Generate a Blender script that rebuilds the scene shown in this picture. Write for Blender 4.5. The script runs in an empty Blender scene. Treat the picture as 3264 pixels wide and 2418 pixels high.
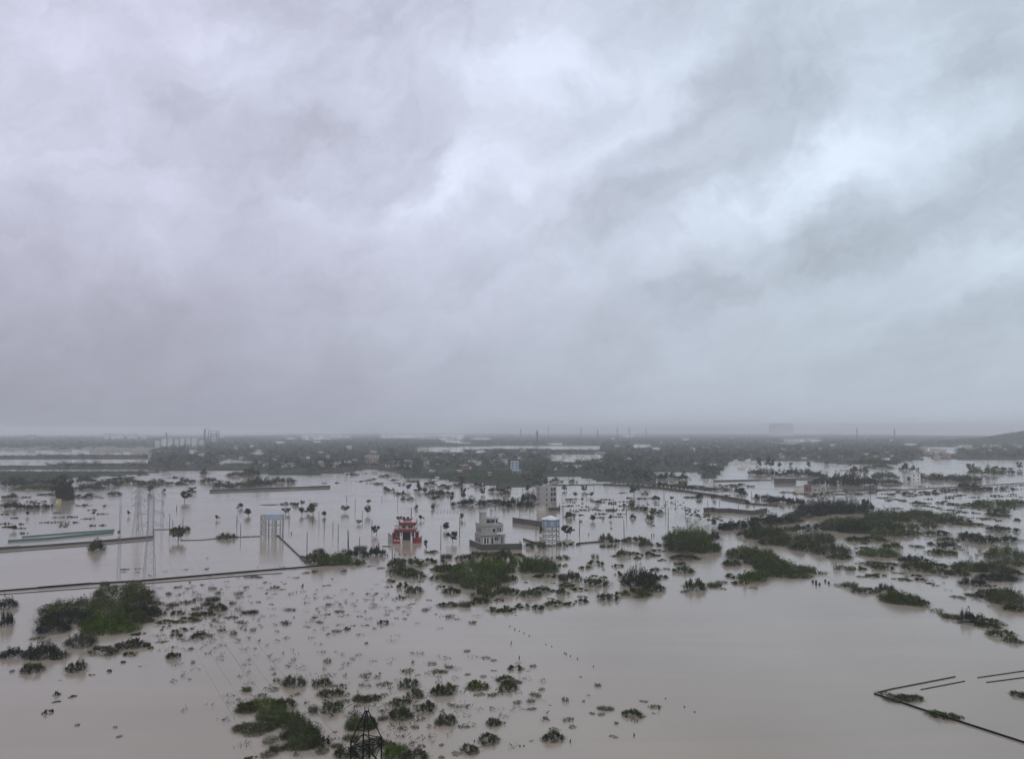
import bpy, math, random
import numpy as np
from mathutils import Vector, Matrix
R = math.radians
C = bpy.context.scene.collection
SC = bpy.context.scene
rng = np.random.default_rng(7)
random.seed(7)

# ------------------------------------------------------------------ camera
FW, FH = 3264.0, 2418.0
F = 2716.0                      # focal length in photo pixels
HOR = 1372.0                    # photo row of the horizon
H = 42.0                        # camera height over the flood water
PITCH = math.atan((HOR - FH/2)/F)
cam = bpy.data.cameras.new('camera'); camo = bpy.data.objects.new('camera', cam); C.objects.link(camo)
camo.location = (0, 0, H); camo.rotation_euler = (R(90)+PITCH, 0, 0)
cam.sensor_width = 36; cam.lens = 36*F/FW; cam.clip_start = 1; cam.clip_end = 60000
SC.camera = camo
def ray(px, py):
    v = Vector(((px-FW/2)/F, 1.0, -(py-FH/2)/F))
    c, s = math.cos(PITCH), math.sin(PITCH)
    return Vector((v.x, v.y*c - v.z*s, v.y*s + v.z*c))
def G(px, py, z=0.0):           # photo pixel -> point on the plane at height z
    d = ray(px, py); t = (z-H)/d.z
    return Vector((d.x*t, d.y*t, z))
def ppm(py): return (py-HOR)/H  # photo pixels per metre for something standing at row py
def AE(px, py):
    d = ray(px, py).normalized(); return math.atan2(d.x, d.y), math.asin(d.z)

# ------------------------------------------------------------------ world: overcast sky
SUN_EL, SUN_ROT = R(52), R(200)
W = bpy.data.worlds.new('World'); SC.world = W; W.use_nodes = True
nt = W.node_tree; nt.nodes.clear(); N = nt.nodes; L = nt.links
def nd(t, **k):
    n = N.new(t)
    for a, b in k.items(): setattr(n, a, b)
    return n
def M(op, a, b=None, c=None):
    n = N.new('ShaderNodeMath'); n.operation = op
    for i, v in enumerate((a, b, c)):
        if v is None: continue
        if isinstance(v, (int, float)): n.inputs[i].default_value = v
        else: L.new(v, n.inputs[i])
    return n.outputs[0]
tc = nd('ShaderNodeTexCoord'); sep = nd('ShaderNodeSeparateXYZ'); L.new(tc.outputs['Generated'], sep.inputs[0])
X, Y, Z = sep.outputs
az0 = M('ARCTAN2', X, Y); el0 = M('ARCSINE', M('MINIMUM', M('MAXIMUM', Z, -1.0), 1.0))
# clouds are laid on a flat layer overhead so that they run together towards the horizon
zc = M('ADD', M('MAXIMUM', Z, 0.0), 0.16)
cx, cy = M('DIVIDE', X, zc), M('DIVIDE', Y, zc)
def noise(x, y, z, scale, detail, rough=.55, dist=0.0):
    cb = nd('ShaderNodeCombineXYZ')
    for i, v in enumerate((x, y, z)):
        if isinstance(v, (int, float)): cb.inputs[i].default_value = v
        else: L.new(v, cb.inputs[i])
    n = nd('ShaderNodeTexNoise'); n.inputs['Scale'].default_value = scale; n.inputs['Detail'].default_value = detail
    n.inputs['Roughness'].default_value = rough; n.inputs['Distortion'].default_value = dist
    L.new(cb.outputs[0], n.inputs['Vector']); return n.outputs['Fac']
th = R(-17)   # wind direction: streaks meet low on the left
ux = M('ADD', M('MULTIPLY', cx, math.cos(th)), M('MULTIPLY', cy, -math.sin(th)))
uy = M('ADD', M('MULTIPLY', cx, math.sin(th)), M('MULTIPLY', cy, math.cos(th)))
n_str = noise(ux, M('MULTIPLY', uy, .28), 1.3, 1.5, 5, .55, .35)
n_str2 = noise(ux, M('MULTIPLY', uy, .4), 5.1, 4.2, 5, .6, .3)
n_big = noise(cx, cy, 3.7, .55, 4, .55, .3)
wa = noise(M('MULTIPLY', az0, 1.0), el0, 0.3, 5.0, 5, .6)
wb = noise(M('MULTIPLY', az0, 1.0), el0, 7.3, 5.0, 5, .6)
az = M('ADD', az0, M('MULTIPLY', M('SUBTRACT', wa, .5), .26))
el = M('ADD', el0, M('MULTIPLY', M('SUBTRACT', wb, .5), .20))
BL = [  # px, py, half width, half height, tilt, strength
 (585,95,190,90,-20,.24),(740,130,130,80,0,.12),(60,150,170,60,5,.14),(40,420,170,140,0,-.16),(110,575,210,65,12,.12),(300,60,160,60,0,-.06),
 (1250,90,260,110,0,-.07),(950,440,330,80,-5,-.14),(1085,545,90,36,0,.10),(1030,695,170,42,4,.22),(1330,665,140,34,14,.20),
 (1590,330,190,110,20,.22),(1600,560,160,65,15,.24),(450,900,420,130,4,-.12),(30,1180,420,130,0,-.12),(1180,860,280,60,8,.05),
 (1790,170,150,110,0,.20),(2085,290,120,75,35,.27),(1925,465,130,45,38,.22),(1745,550,130,38,10,.14),(2260,190,200,140,10,-.08),
 (2110,560,190,110,30,-.10),(2860,440,300,62,20,.30),(2550,575,190,46,24,.26),(2790,300,210,48,42,.18),(2930,690,420,60,17,-.11),
 (2480,840,260,55,24,-.11),(2080,980,210,46,20,-.14),(3170,830,180,55,22,.15),(2350,960,300,40,12,.07),(2980,1050,300,55,8,-.12),
 (2700,1060,170,35,24,.08),(3150,560,120,60,10,.05),(3220,150,160,200,0,-.12),(1700,1100,500,70,4,-.03),(700,460,300,150,0,-.08),(1180,360,200,120,0,-.06),(1500,640,220,60,14,.12),(1830,240,130,90,20,.10),(1980,700,120,60,20,-.07),(1350,500,90,40,20,.10),(2700,820,260,50,18,-.04),(1620,430,70,50,30,-.06),(1500,960,260,40,6,.06),(1850,860,200,60,10,.05)]
tot = None
for px, py, sx, sy, an, amp in BL:
    a, e = AE(px, py); sx_, sy_ = sx*1.25/F, sy*1.25/F; c, s = math.cos(R(an)), math.sin(R(an))
    da, de = M('SUBTRACT', az, a), M('SUBTRACT', el, e)
    u = M('MULTIPLY', M('ADD', M('MULTIPLY', da, c), M('MULTIPLY', de, s)), 1/sx_)
    v = M('MULTIPLY', M('ADD', M('MULTIPLY', da, -s), M('MULTIPLY', de, c)), 1/sy_)
    g = M('MULTIPLY', M('EXPONENT', M('MULTIPLY', M('ADD', M('MULTIPLY', u, u), M('MULTIPLY', v, v)), -.8)), amp)
    tot = g if tot is None else M('ADD', tot, g)
lum = M('ADD', tot, M('MULTIPLY', M('SUBTRACT', n_str, .5), .30))
lum = M('ADD', lum, M('MULTIPLY', M('SUBTRACT', n_str2, .5), .26))
lum = M('ADD', lum, M('MULTIPLY', M('SUBTRACT', n_big, .5), .30))
tl = R(24)
fu = M('ADD', M('MULTIPLY', az, math.cos(tl)), M('MULTIPLY', el, math.sin(tl))); fv = M('ADD', M('MULTIPLY', az, -math.sin(tl)), M('MULTIPLY', el, math.cos(tl)))
n_f = noise(M('MULTIPLY', fu, .5), fv, 2.2, 11, 6, .62, .25); n_p = noise(az, el, 9.2, 9, 6, .58)
lum = M('ADD', lum, M('MULTIPLY', M('SUBTRACT', n_f, .5), .82)); lum = M('ADD', lum, M('MULTIPLY', M('SUBTRACT', n_p, .5), .42))
gr = nd('ShaderNodeMapRange', interpolation_type='SMOOTHSTEP'); L.new(el0, gr.inputs[0])
gr.inputs[1].default_value = -.02; gr.inputs[2].default_value = .30; gr.inputs[3].default_value = .0; gr.inputs[4].default_value = 1.0
fade = M('ADD', M('MULTIPLY', gr.outputs[0], .8), .2)
lum = M('MULTIPLY', lum, fade)
lowr = nd('ShaderNodeMapRange', interpolation_type='SMOOTHSTEP'); L.new(az0, lowr.inputs[0])   # thicker rain cloud low on the left
lowr.inputs[1].default_value = -.6; lowr.inputs[2].default_value = .25; lowr.inputs[3].default_value = .62; lowr.inputs[4].default_value = .98
base = M('ADD', M('MULTIPLY', gr.outputs[0], M('SUBTRACT', 1.20, lowr.outputs[0])), lowr.outputs[0])
lum = M('MAXIMUM', M('ADD', lum, base), .3)
side = nd('ShaderNodeMapRange', interpolation_type='SMOOTHSTEP'); L.new(M('ADD', az0, M('MULTIPLY', M('SUBTRACT', n_big, .5), .5)), side.inputs[0])
side.inputs[1].default_value = -.55; side.inputs[2].default_value = .55
cm = nd('ShaderNodeMix', data_type='RGBA'); L.new(side.outputs[0], cm.inputs[0])
cm.inputs[6].default_value = (.510, .518, .640, 1); cm.inputs[7].default_value = (.478, .548, .635, 1)
sc_ = nd('ShaderNodeVectorMath', operation='SCALE'); L.new(cm.outputs[2], sc_.inputs[0]); L.new(M('MULTIPLY', lum, 10.0), sc_.inputs['Scale'])
sky = nd('ShaderNodeTexSky', sky_type='NISHITA'); sky.sun_disc = False; sky.sun_elevation = SUN_EL; sky.sun_rotation = SUN_ROT
sky.air_density = 1.5; sky.dust_density = 3
mx = nd('ShaderNodeMix', data_type='RGBA'); mx.inputs[0].default_value = .97; L.new(sky.outputs[0], mx.inputs[6]); L.new(sc_.outputs[0], mx.inputs[7])
bg = nd('ShaderNodeBackground'); bg.inputs[1].default_value = .1; L.new(mx.outputs[2], bg.inputs[0])
out = nd('ShaderNodeOutputWorld'); L.new(bg.outputs[0], out.inputs[0])
W.cycles.sampling_method = 'MANUAL'; W.cycles.sample_map_resolution = 512
sun = bpy.data.lights.new('sun', 'SUN'); sun.energy = .5; sun.angle = R(25); sun.color = (1, .97, .93)
suno = bpy.data.objects.new('sun', sun); C.objects.link(suno)
sd = Vector((math.sin(SUN_ROT)*math.cos(SUN_EL), math.cos(SUN_ROT)*math.cos(SUN_EL), math.sin(SUN_EL)))
suno.rotation_euler = sd.to_track_quat('Z', 'Y').to_euler()
SC.view_settings.view_transform = 'Standard'; SC.view_settings.look = 'None'
SC.view_settings.exposure = 0; SC.view_settings.gamma = 1
SC.render.engine = 'CYCLES'
cy_ = SC.cycles
cy_.max_bounces = 5; cy_.diffuse_bounces = 2; cy_.glossy_bounces = 2; cy_.volume_bounces = 2; cy_.transparent_max_bounces = 4
cy_.use_denoising = True; cy_.caustics_reflective = False; cy_.caustics_refractive = False
cy_.use_adaptive_sampling = True; cy_.adaptive_threshold = .02

# ------------------------------------------------------------------ materials
def mat(name, col, rough=.8, spec=.3, var=.0, scale=3.0, attr=False, rnd=0.0, bump=0.0, metal=0.0, col2=None, streak=False):
    m = bpy.data.materials.new(name); m.use_nodes = True; t = m.node_tree; b = t.nodes['Principled BSDF']
    b.inputs['Roughness'].default_value = rough; b.inputs['Specular IOR Level'].default_value = spec; b.inputs['Metallic'].default_value = metal
    c2 = col2 or tuple(x*(1-var) for x in col)
    mixn = t.nodes.new('ShaderNodeMix'); mixn.data_type = 'RGBA'
    mixn.inputs[6].default_value = (*c2, 1); mixn.inputs[7].default_value = (*col, 1)
    if attr:
        a = t.nodes.new('ShaderNodeAttribute'); a.attribute_name = 'tone'; f = a.outputs['Fac']
    else:
        tcn = t.nodes.new('ShaderNodeTexCoord'); mp = t.nodes.new('ShaderNodeMapping'); t.links.new(tcn.outputs['Object'], mp.inputs[0])
        if streak: mp.inputs['Scale'].default_value = (1, 1, .18)
        a = t.nodes.new('ShaderNodeTexNoise'); a.inputs['Scale'].default_value = scale; a.inputs['Detail'].default_value = 6; a.inputs['Roughness'].default_value = .65
        t.links.new(mp.outputs[0], a.inputs['Vector'])
        mr = t.nodes.new('ShaderNodeMapRange'); mr.inputs[1].default_value = .35; mr.inputs[2].default_value = .62; t.links.new(a.outputs['Fac'], mr.inputs[0]); f = mr.outputs[0]
        if bump:
            bp = t.nodes.new('ShaderNodeBump'); bp.inputs['Strength'].default_value = bump; bp.inputs['Distance'].default_value = .05
            t.links.new(a.outputs['Fac'], bp.inputs['Height']); t.links.new(bp.outputs[0], b.inputs['Normal'])
    t.links.new(f, mixn.inputs[0]); o = mixn.outputs[2]
    if rnd:
        oi = t.nodes.new('ShaderNodeObjectInfo'); hs = t.nodes.new('ShaderNodeHueSaturation')
        def mr2(lo, hi, src):
            q = t.nodes.new('ShaderNodeMapRange'); q.inputs[3].default_value = lo; q.inputs[4].default_value = hi; t.links.new(src, q.inputs[0]); return q.outputs[0]
        t.links.new(mr2(1-rnd, 1+rnd, oi.outputs['Random']), hs.inputs['Value'])
        wn = t.nodes.new('ShaderNodeTexWhiteNoise'); wn.noise_dimensions = '1D'; t.links.new(oi.outputs['Random'], wn.inputs['W'])
        t.links.new(mr2(.7, 1.15, wn.outputs['Value']), hs.inputs['Saturation']); t.links.new(mr2(.485, .51, wn.outputs['Value']), hs.inputs['Hue'])
        t.links.new(o, hs.inputs['Color']); o = hs.outputs[0]
    t.links.new(o, b.inputs['Base Color']); return m
MT = dict(
 leaf=mat('thorn_scrub_leaf', (.098, .116, .028), .85, .0, attr=True, col2=(.022, .027, .008), rnd=.35),
 green=mat('green_scrub_leaf', (.112, .152, .026), .85, .0, attr=True, col2=(.026, .038, .008), rnd=.25),
 twig=mat('wet_brown_scrub', (.065, .058, .028), .85, .0, attr=True, col2=(.016, .014, .008), rnd=.3),
 dark=mat('dark_tree_leaf', (.040, .050, .020), .85, .0, attr=True, col2=(.009, .012, .007), rnd=.25),
 wood=mat('woodland_leaf', (.056, .084, .032), .85, .0, attr=True, col2=(.006, .010, .006)),
 field=mat('field_scrub_leaf', (.080, .120, .030), .85, .0, attr=True, col2=(.022, .034, .010)),
 bark=mat('bark', (.06, .05, .04), .9, .1, .5),
 conc=mat('grey_concrete', (.36, .35, .33), .85, .3, .45, .5, bump=.2, streak=True),
 wall=mat('weathered_plaster', (.42, .40, .37), .85, .3, .5, .6, bump=.2, streak=True),
 dwall=mat('dark_wet_block_wall', (.085, .078, .075), .8, .3, .5, .9, bump=.3, streak=True),
 white=mat('white_paint', (.74, .74, .72), .7, .3, .35, .5, streak=True),
 cream=mat('cream_paint', (.62, .58, .50), .7, .3, .35, .5, streak=True),
 pink=mat('pink_paint', (.46, .36, .33), .7, .3, .35, .5, streak=True),
 brick=mat('raw_brick', (.24, .14, .11), .85, .2, .4, .8, streak=True),
 red=mat('dark_red_paint', (.22, .022, .036), .55, .4, .4, .8, streak=True),
 blue=mat('faded_blue_paint', (.24, .33, .42), .6, .4, .3, .8, streak=True),
 pale=mat('pale_blue_paint', (.40, .46, .54), .6, .4, .35, .8, streak=True),
 teal=mat('teal_sheet', (.085, .18, .17), .5, .4, .4, .8, streak=True),
 yellow=mat('yellow_paint', (.75, .62, .20), .6, .3, .2),
 glass=mat('dark_opening', (.018, .020, .026), .35, .5, .3),  # also painted where porches and balconies lie in shade
 steel=mat('black_steel', (.010, .010, .012), .7, .1, .4),
 galv=mat('galvanised_steel', (.24, .24, .27), .5, .5, .3),
 post=mat('dark_wet_post', (.05, .045, .04), .8, .3, .5),
 wpost=mat('white_post', (.55, .55, .53), .8, .3, .4),
 soil=mat('dark_wet_soil', (.050, .055, .034), .9, .1, .6, .02),
)
def water_mat():
    m = bpy.data.materials.new('muddy_flood_water'); m.use_nodes = True; t = m.node_tree; b = t.nodes['Principled BSDF']
    tcn = t.nodes.new('ShaderNodeTexCoord')
    n = t.nodes.new('ShaderNodeTexNoise'); n.inputs['Scale'].default_value = .012; n.inputs['Detail'].default_value = 7; t.links.new(tcn.outputs['Object'], n.inputs['Vector'])
    cr = t.nodes.new('ShaderNodeMix'); cr.data_type = 'RGBA'; cr.inputs[6].default_value = (.284, .236, .178, 1); cr.inputs[7].default_value = (.350, .294, .224, 1)
    mr = t.nodes.new('ShaderNodeMapRange'); mr.inputs[1].default_value = .3; mr.inputs[2].default_value = .7; t.links.new(n.outputs['Fac'], mr.inputs[0]); t.links.new(mr.outputs[0], cr.inputs[0])
    mps = t.nodes.new('ShaderNodeMapping'); mps.inputs['Scale'].default_value = (.006, .05, 1); mps.inputs['Rotation'].default_value = (0, 0, R(-14)); t.links.new(tcn.outputs['Object'], mps.inputs[0])
    ns = t.nodes.new('ShaderNodeTexNoise'); ns.inputs['Scale'].default_value = 1.0; ns.inputs['Detail'].default_value = 8; ns.inputs['Roughness'].default_value = .62; ns.inputs['Distortion'].default_value = .6; t.links.new(mps.outputs[0], ns.inputs['Vector'])
    hs = t.nodes.new('ShaderNodeHueSaturation'); mrs = t.nodes.new('ShaderNodeMapRange'); mrs.inputs[1].default_value = .3; mrs.inputs[2].default_value = .7; mrs.inputs[3].default_value = .93; mrs.inputs[4].default_value = 1.06
    t.links.new(ns.outputs['Fac'], mrs.inputs[0]); t.links.new(mrs.outputs[0], hs.inputs['Value']); t.links.new(cr.outputs[2], hs.inputs['Color'])
    t.links.new(hs.outputs[0], b.inputs['Base Color']); b.inputs['IOR'].default_value = 1.333
    n3 = t.nodes.new('ShaderNodeTexNoise'); n3.inputs['Scale'].default_value = .03; n3.inputs['Detail'].default_value = 4; t.links.new(tcn.outputs['Object'], n3.inputs['Vector'])
    r2 = t.nodes.new('ShaderNodeMapRange'); r2.inputs[1].default_value = .35; r2.inputs[2].default_value = .65; r2.inputs[3].default_value = .03; r2.inputs[4].default_value = .17
    t.links.new(n3.outputs['Fac'], r2.inputs[0]); t.links.new(r2.outputs[0], b.inputs['Roughness'])
    n2 = t.nodes.new('ShaderNodeTexNoise'); n2.inputs['Scale'].default_value = 1.1; n2.inputs['Detail'].default_value = 5; n2.inputs['Roughness'].default_value = .6
    mp = t.nodes.new('ShaderNodeMapping'); mp.inputs['Scale'].default_value = (.7, 1.3, 1); mp.inputs['Rotation'].default_value = (0, 0, R(20))
    t.links.new(tcn.outputs['Object'], mp.inputs[0]); t.links.new(mp.outputs[0], n2.inputs['Vector'])
    bp = t.nodes.new('ShaderNodeBump'); bp.inputs['Strength'].default_value = .35; bp.inputs['Distance'].default_value = .08
    t.links.new(n2.outputs['Fac'], bp.inputs['Height']); t.links.new(bp.outputs[0], b.inputs['Normal'])
    return m
MT['water'] = water_mat()

# ------------------------------------------------------------------ object helpers
def quadmesh(name, V, nq, m, tone=None):
    """V: (nq*4,3) vertices, four for each quad"""
    me = bpy.data.meshes.new(name); V = np.ascontiguousarray(V, dtype=np.float32)
    me.vertices.add(nq*4); me.vertices.foreach_set('co', V.ravel())
    me.loops.add(nq*4); me.loops.foreach_set('vertex_index', np.arange(nq*4, dtype=np.int32))
    me.polygons.add(nq); me.polygons.foreach_set('loop_start', np.arange(0, nq*4, 4, dtype=np.int32))
    if tone is not None:
        a = me.attributes.new('tone', 'FLOAT', 'FACE'); a.data.foreach_set('value', np.asarray(tone, dtype=np.float32))
    me.materials.append(m); me.update(calc_edges=True); return me
class MB:
    def __init__(s): s.v = []; s.f = []
    def box(s, x0, y0, z0, x1, y1, z1):
        b = len(s.v); s.v += [(x0,y0,z0),(x1,y0,z0),(x1,y1,z0),(x0,y1,z0),(x0,y0,z1),(x1,y0,z1),(x1,y1,z1),(x0,y1,z1)]
        s.f += [tuple(b+i for i in q) for q in ((0,3,2,1),(4,5,6,7),(0,1,5,4),(1,2,6,5),(2,3,7,6),(3,0,4,7))]; return s
    def bar(s, a, b, w, w2=None, n=4):
        a, b = Vector(a), Vector(b); d = (b-a)
        if d.length < 1e-6: return s
        d.normalize(); u = d.cross(Vector((0,0,1)) if abs(d.z) < .95 else Vector((1,0,0))).normalized(); v = d.cross(u)
        w2 = w if w2 is None else w2; k = len(s.v)
        for p, r in ((a, w), (b, w2)):
            for i in range(n):
                t = 2*math.pi*(i+.5)/n; s.v.append(tuple(p + u*math.cos(t)*r*.707 + v*math.sin(t)*r*.707))
        for i in range(n): j = (i+1) % n; s.f.append((k+i, k+j, k+n+j, k+n+i))
        s.f.append(tuple(k+i for i in reversed(range(n)))); s.f.append(tuple(k+n+i for i in range(n))); return s
    def prism(s, cx, cy, r0, r1, z0, z1, n=8, ph=0.0):
        k = len(s.v)
        for r, z in ((r0, z0), (r1, z1)):
            for i in range(n): t = 2*math.pi*(i+.5)/n+ph; s.v.append((cx+r*math.cos(t), cy+r*math.sin(t), z))
        for i in range(n): j = (i+1) % n; s.f.append((k+i, k+j, k+n+j, k+n+i))
        s.f.append(tuple(k+i for i in reversed(range(n)))); s.f.append(tuple(k+n+i for i in range(n))); return s
    def mesh(s, name, m):
        me = bpy.data.meshes.new(name); me.from_pydata(s.v, [], s.f); me.materials.append(m); me.update(); return me
    def obj(s, name, m, parent=None): return link(name, s.mesh(name, m), parent)
def link(name, me, parent=None):
    o = bpy.data.objects.new(name, me); C.objects.link(o); o.parent = parent; return o
def tag(o, label, cat, group=None, kind=None):
    o['label'] = label
    if cat: o['category'] = cat
    if group: o['group'] = group
    if kind: o['kind'] = kind
    return o
def thing(name, loc, label, cat, group=None, rz=0.0):
    o = link(name, None); o.empty_display_size = .5; o.location = loc; o.rotation_euler = (0, 0, rz); return tag(o, label, cat, group)
def part(name, me, parent, loc=None, sc=None, rot=None):
    o = link(name, me, parent)
    if loc is not None: o.location = loc
    if sc is not None: o.scale = sc
    if rot is not None: o.rotation_euler = rot
    return o
UB = MB().box(-.5, -.5, 0, .5, .5, 1)
_ub = {}
def block(name, mname, parent, x0, y0, z0, x1, y1, z1):   # a box part that shares one unit mesh for each material
    if mname not in _ub: _ub[mname] = UB.mesh('block_'+mname, MT[mname])
    return part(name, _ub[mname], parent, ((x0+x1)/2, (y0+y1)/2, z0), (x1-x0, y1-y0, z1-z0))
def leaves(P, size, el=1.8, T=None, up=.0, rg=rng):
    """quads at P (n,3); size (n,) ; T optional long axis"""
    n = len(P); A = rg.normal(size=(n, 3)) if T is None else T + rg.normal(size=(n, 3))*.35
    A /= np.linalg.norm(A, axis=1)[:, None]+1e-9
    B = rg.normal(size=(n, 3)); B[:, 2] *= (1-up); B -= (B*A).sum(1)[:, None]*A; B /= np.linalg.norm(B, axis=1)[:, None]+1e-9
    a = A*(size*el*.5)[:, None]; b = B*(size*.5)[:, None]
    return np.stack([P-a-b, P+a-b*.6, P+a+b*.6, P-a+b], 1).reshape(-1, 3)

# ------------------------------------------------------------------ water, haze
def sheet(name, pts, z, m, kind='structure'):
    me = bpy.data.meshes.new(name); me.from_pydata([(p[0], p[1], z) for p in pts], [], [tuple(range(len(pts)))]); me.materials.append(m); me.update()
    o = link(name, me); o['kind'] = kind; return o
FAR = 26000
sheet('flood_water', [(-20000, -300), (20000, -300), (20000, FAR), (-20000, FAR)], 0.0, MT['water'])
HZ_TOP = 92.0
hz = MB().box(-21000, -400, -1.2, 21000, FAR+500, HZ_TOP)
hm = bpy.data.materials.new('haze_air'); hm.use_nodes = True; ht = hm.node_tree; ht.nodes.clear()
pv = ht.nodes.new('ShaderNodeVolumePrincipled'); pv.inputs['Color'].default_value = (.96, .98, 1.0, 1); pv.inputs['Density'].default_value = 2.05e-4; pv.inputs['Anisotropy'].default_value = .0
ho = ht.nodes.new('ShaderNodeOutputMaterial'); ht.links.new(pv.outputs[0], ho.inputs['Volume'])
hzo = hz.obj('haze', hm); hzo['kind'] = 'stuff'

# ------------------------------------------------------------------ woodland far off (one mass) and the land under it
def inside(poly, x, y):
    r = np.zeros(x.shape, bool); n = len(poly); j = n-1
    for i in range(n):
        xi, yi = poly[i]; xj, yj = poly[j]
        c = ((yi > y) != (yj > y)) & (x < (xj-xi)*(y-yi)/((yj-yi) or 1e-9)+xi); r ^= c; j = i
    return r
MAIN = [(470,1470),(480,1428),(640,1400),(800,1386),(1000,1380),(1300,1379),(1500,1377),(1800,1377),(2050,1378),(2300,1380),(2500,1381),(2750,1383),(3000,1386),(3400,1388),
 (3400,1466),(3100,1463),(2950,1462),(2900,1468),(2860,1477),(2700,1480),(2560,1466),(2400,1466),(2330,1470),(2290,1520),(2235,1524),(2222,1502),(2090,1500),(2110,1550),(2000,1542),
 (1900,1530),(1870,1520),(1760,1514),(1735,1540),(1690,1548),(1620,1550),(1500,1537),(1370,1524),(1290,1520),(1255,1502),(1180,1493),(1130,1502),(980,1513),(850,1509),(780,1496),(600,1498),(470,1498)]
UPPER = [(-140,1388),(480,1384),(800,1380),(800,1400),(640,1408),(480,1426),(250,1431),(-140,1434)]
BAND = [(-140,1448),(200,1445),(480,1444),(484,1463),(200,1463),(-140,1466)]
BAND2 = [(-140,1475),(130,1478),(200,1470),(484,1470),(484,1496),(-140,1494)]
MEADOW = [(-140,1496),(480,1496),(560,1498),(420,1511),(250,1521),(100,1534),(-140,1542)]
GREEN = [(1290,1507),(1400,1503),(1500,1494),(1640,1496),(1700,1504),(1690,1540),(1640,1550),(1500,1539),(1372,1525)]
GAPS = [[(1330,1425),(1600,1420),(1760,1420),(1912,1420),(1912,1432),(1600,1428),(1330,1435)],
 [(1745,1448),(1914,1447),(1914,1458),(1870,1464),(1810,1473),(1750,1465)],
 [(2012,1416),(2075,1416),(2072,1424),(2015,1427)], [(1335,1425),(1470,1424),(1480,1440),(1340,1438)],
 [(960,1386),(1120,1388),(1110,1398),(960,1402)], [(1210,1385),(1480,1386),(1470,1400),(1300,1396),(1210,1395)],
 [(2500,1398),(2620,1400),(2610,1408),(2500,1408)],[(2940,1424),(3050,1424),(3040,1444),(2935,1440)],
 [(800,1440),(840,1440),(840,1446),(800,1446)],[(595,1430),(625,1430),(623,1446),(600,1445)],[(690,1470),(720,1462),(800,1468),(800,1474),(700,1476)],
 [(3040,1418),(3100,1416),(3090,1428),(3050,1426)]]
for _ in range(46):   # clearings and thin strips of water among the trees
    gx, gy = random.uniform(520, 3200), random.uniform(1386, 1478); gw = random.uniform(12, 60)*(1.3 if gy < 1420 else .6); gh = random.uniform(1.2, 3.2)*(1+(gy-1386)/70)
    GAPS.append([(gx, gy-gh*.3), (gx+gw*.5, gy-gh), (gx+gw, gy-gh*.4), (gx+gw*.8, gy+gh), (gx+gw*.2, gy+gh*.7)])
woods = {'wood': [], 'field': []}; tones = {'wood': [], 'field': []}
def plant(poly, key, hm, wm, y0, y1, dens=1.0, gaps=GAPS, palms=.05):
    y = y0; pts = []
    while y < y1:
        pm = ppm(y); step = max(1.1, hm*pm*.30)/dens; sx = max(1.6, wm*pm*.62)/dens
        xs = np.arange(-140, FW+140, sx); xs = xs + rng.uniform(-.5, .5, len(xs))*sx
        ys = y + rng.uniform(-.5, .5, len(xs))*step; pts.append(np.stack([xs, ys], 1)); y += step
    P = np.concatenate(pts); pmv = (P[:, 1]-HOR)/H
    hgt = hm*rng.choice([.6, .75, .9, 1.0, 1.2, 1.5], len(P), p=[.15,.2,.25,.2,.14,.06]); hp = hgt*pmv
    jx = P[:, 0]+rng.normal(size=len(P))*6; jy = P[:, 1]+(np.sin(P[:, 0]*.021)+np.sin(P[:, 0]*.0537+1)+np.sin(P[:, 0]*.131+2)*.7)*pmv*.9
    ok = inside(poly, jx, jy) & inside(poly, P[:, 0], np.maximum(P[:, 1]-hp*.8, poly[0][1]*0+P[:, 1]-hp*.8))
    for g in gaps:
        for k in (0, .35, .7): ok &= ~inside(g, P[:, 0], P[:, 1]-hp*k)
    P, hgt, pmv = P[ok], hgt[ok], pmv[ok]
    for i in range(len(P)):
        g = G(P[i, 0], P[i, 1]); h = hgt[i]; w = wm*random.uniform(.7, 1.3); pm = pmv[i]
        n = int(min(60, max(9, (h*pm)*(w*pm)*.32)))
        nc = random.randint(3, 5); cc = rng.normal(size=(nc, 3))*np.array([w*.26, w*.26, h*.16]) + np.array([0, 0, h*.62])
        p = cc[rng.integers(0, nc, n)] + rng.normal(size=(n, 3))*np.array([w*.17, w*.17, h*.14]); p[:, 2] = np.maximum(p[:, 2], .3)
        p[:, 2] = np.minimum(p[:, 2], h)
        if random.random() < .35: k = n//3; p[:k, 2] *= rng.random(k)
        p += np.array([g.x, g.y, 0]); s = max(.35, .30*math.sqrt(w*h/n)*2.0)
        woods[key].append(leaves(p, np.full(n, s)*rng.uniform(.7, 1.3, n), 1.3)); tones[key].append(np.clip(random.gauss(.42, .16)+.22*math.sin(g.x*.021+math.sin(g.y*.013)*2)*math.sin(g.y*.0135+g.x*.004)+rng.normal(size=n)*.2, 0, 1))
plant(UPPER, 'wood', 9, 14, 1386, 1434, .8)
plant(MAIN, 'wood', 8.5, 9, 1378.5, 1552, 1.0, gaps=GAPS+[[(1330,1510),(1400,1506),(1500,1500),(1640,1502),(1690,1512),(1680,1560),(1500,1560),(1380,1545)]])
plant(BAND, 'wood', 7, 10, 1446, 1466, .9)
plant(BAND2, 'wood', 7, 9, 1473, 1496, 1.0)
plant(MEADOW, 'field', 2.4, 5, 1497, 1542, .9)
plant(GREEN, 'field', 3.6, 5, 1500, 1550, .9)
for k, nm in (('wood', 'woodland'), ('field', 'green_scrubland')):
    V = np.concatenate(woods[k]); o = link(nm, quadmesh(nm, V, len(V)//4, MT[k], np.concatenate(tones[k]))); o['kind'] = 'stuff'
    print(nm, len(V)//4)
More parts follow.
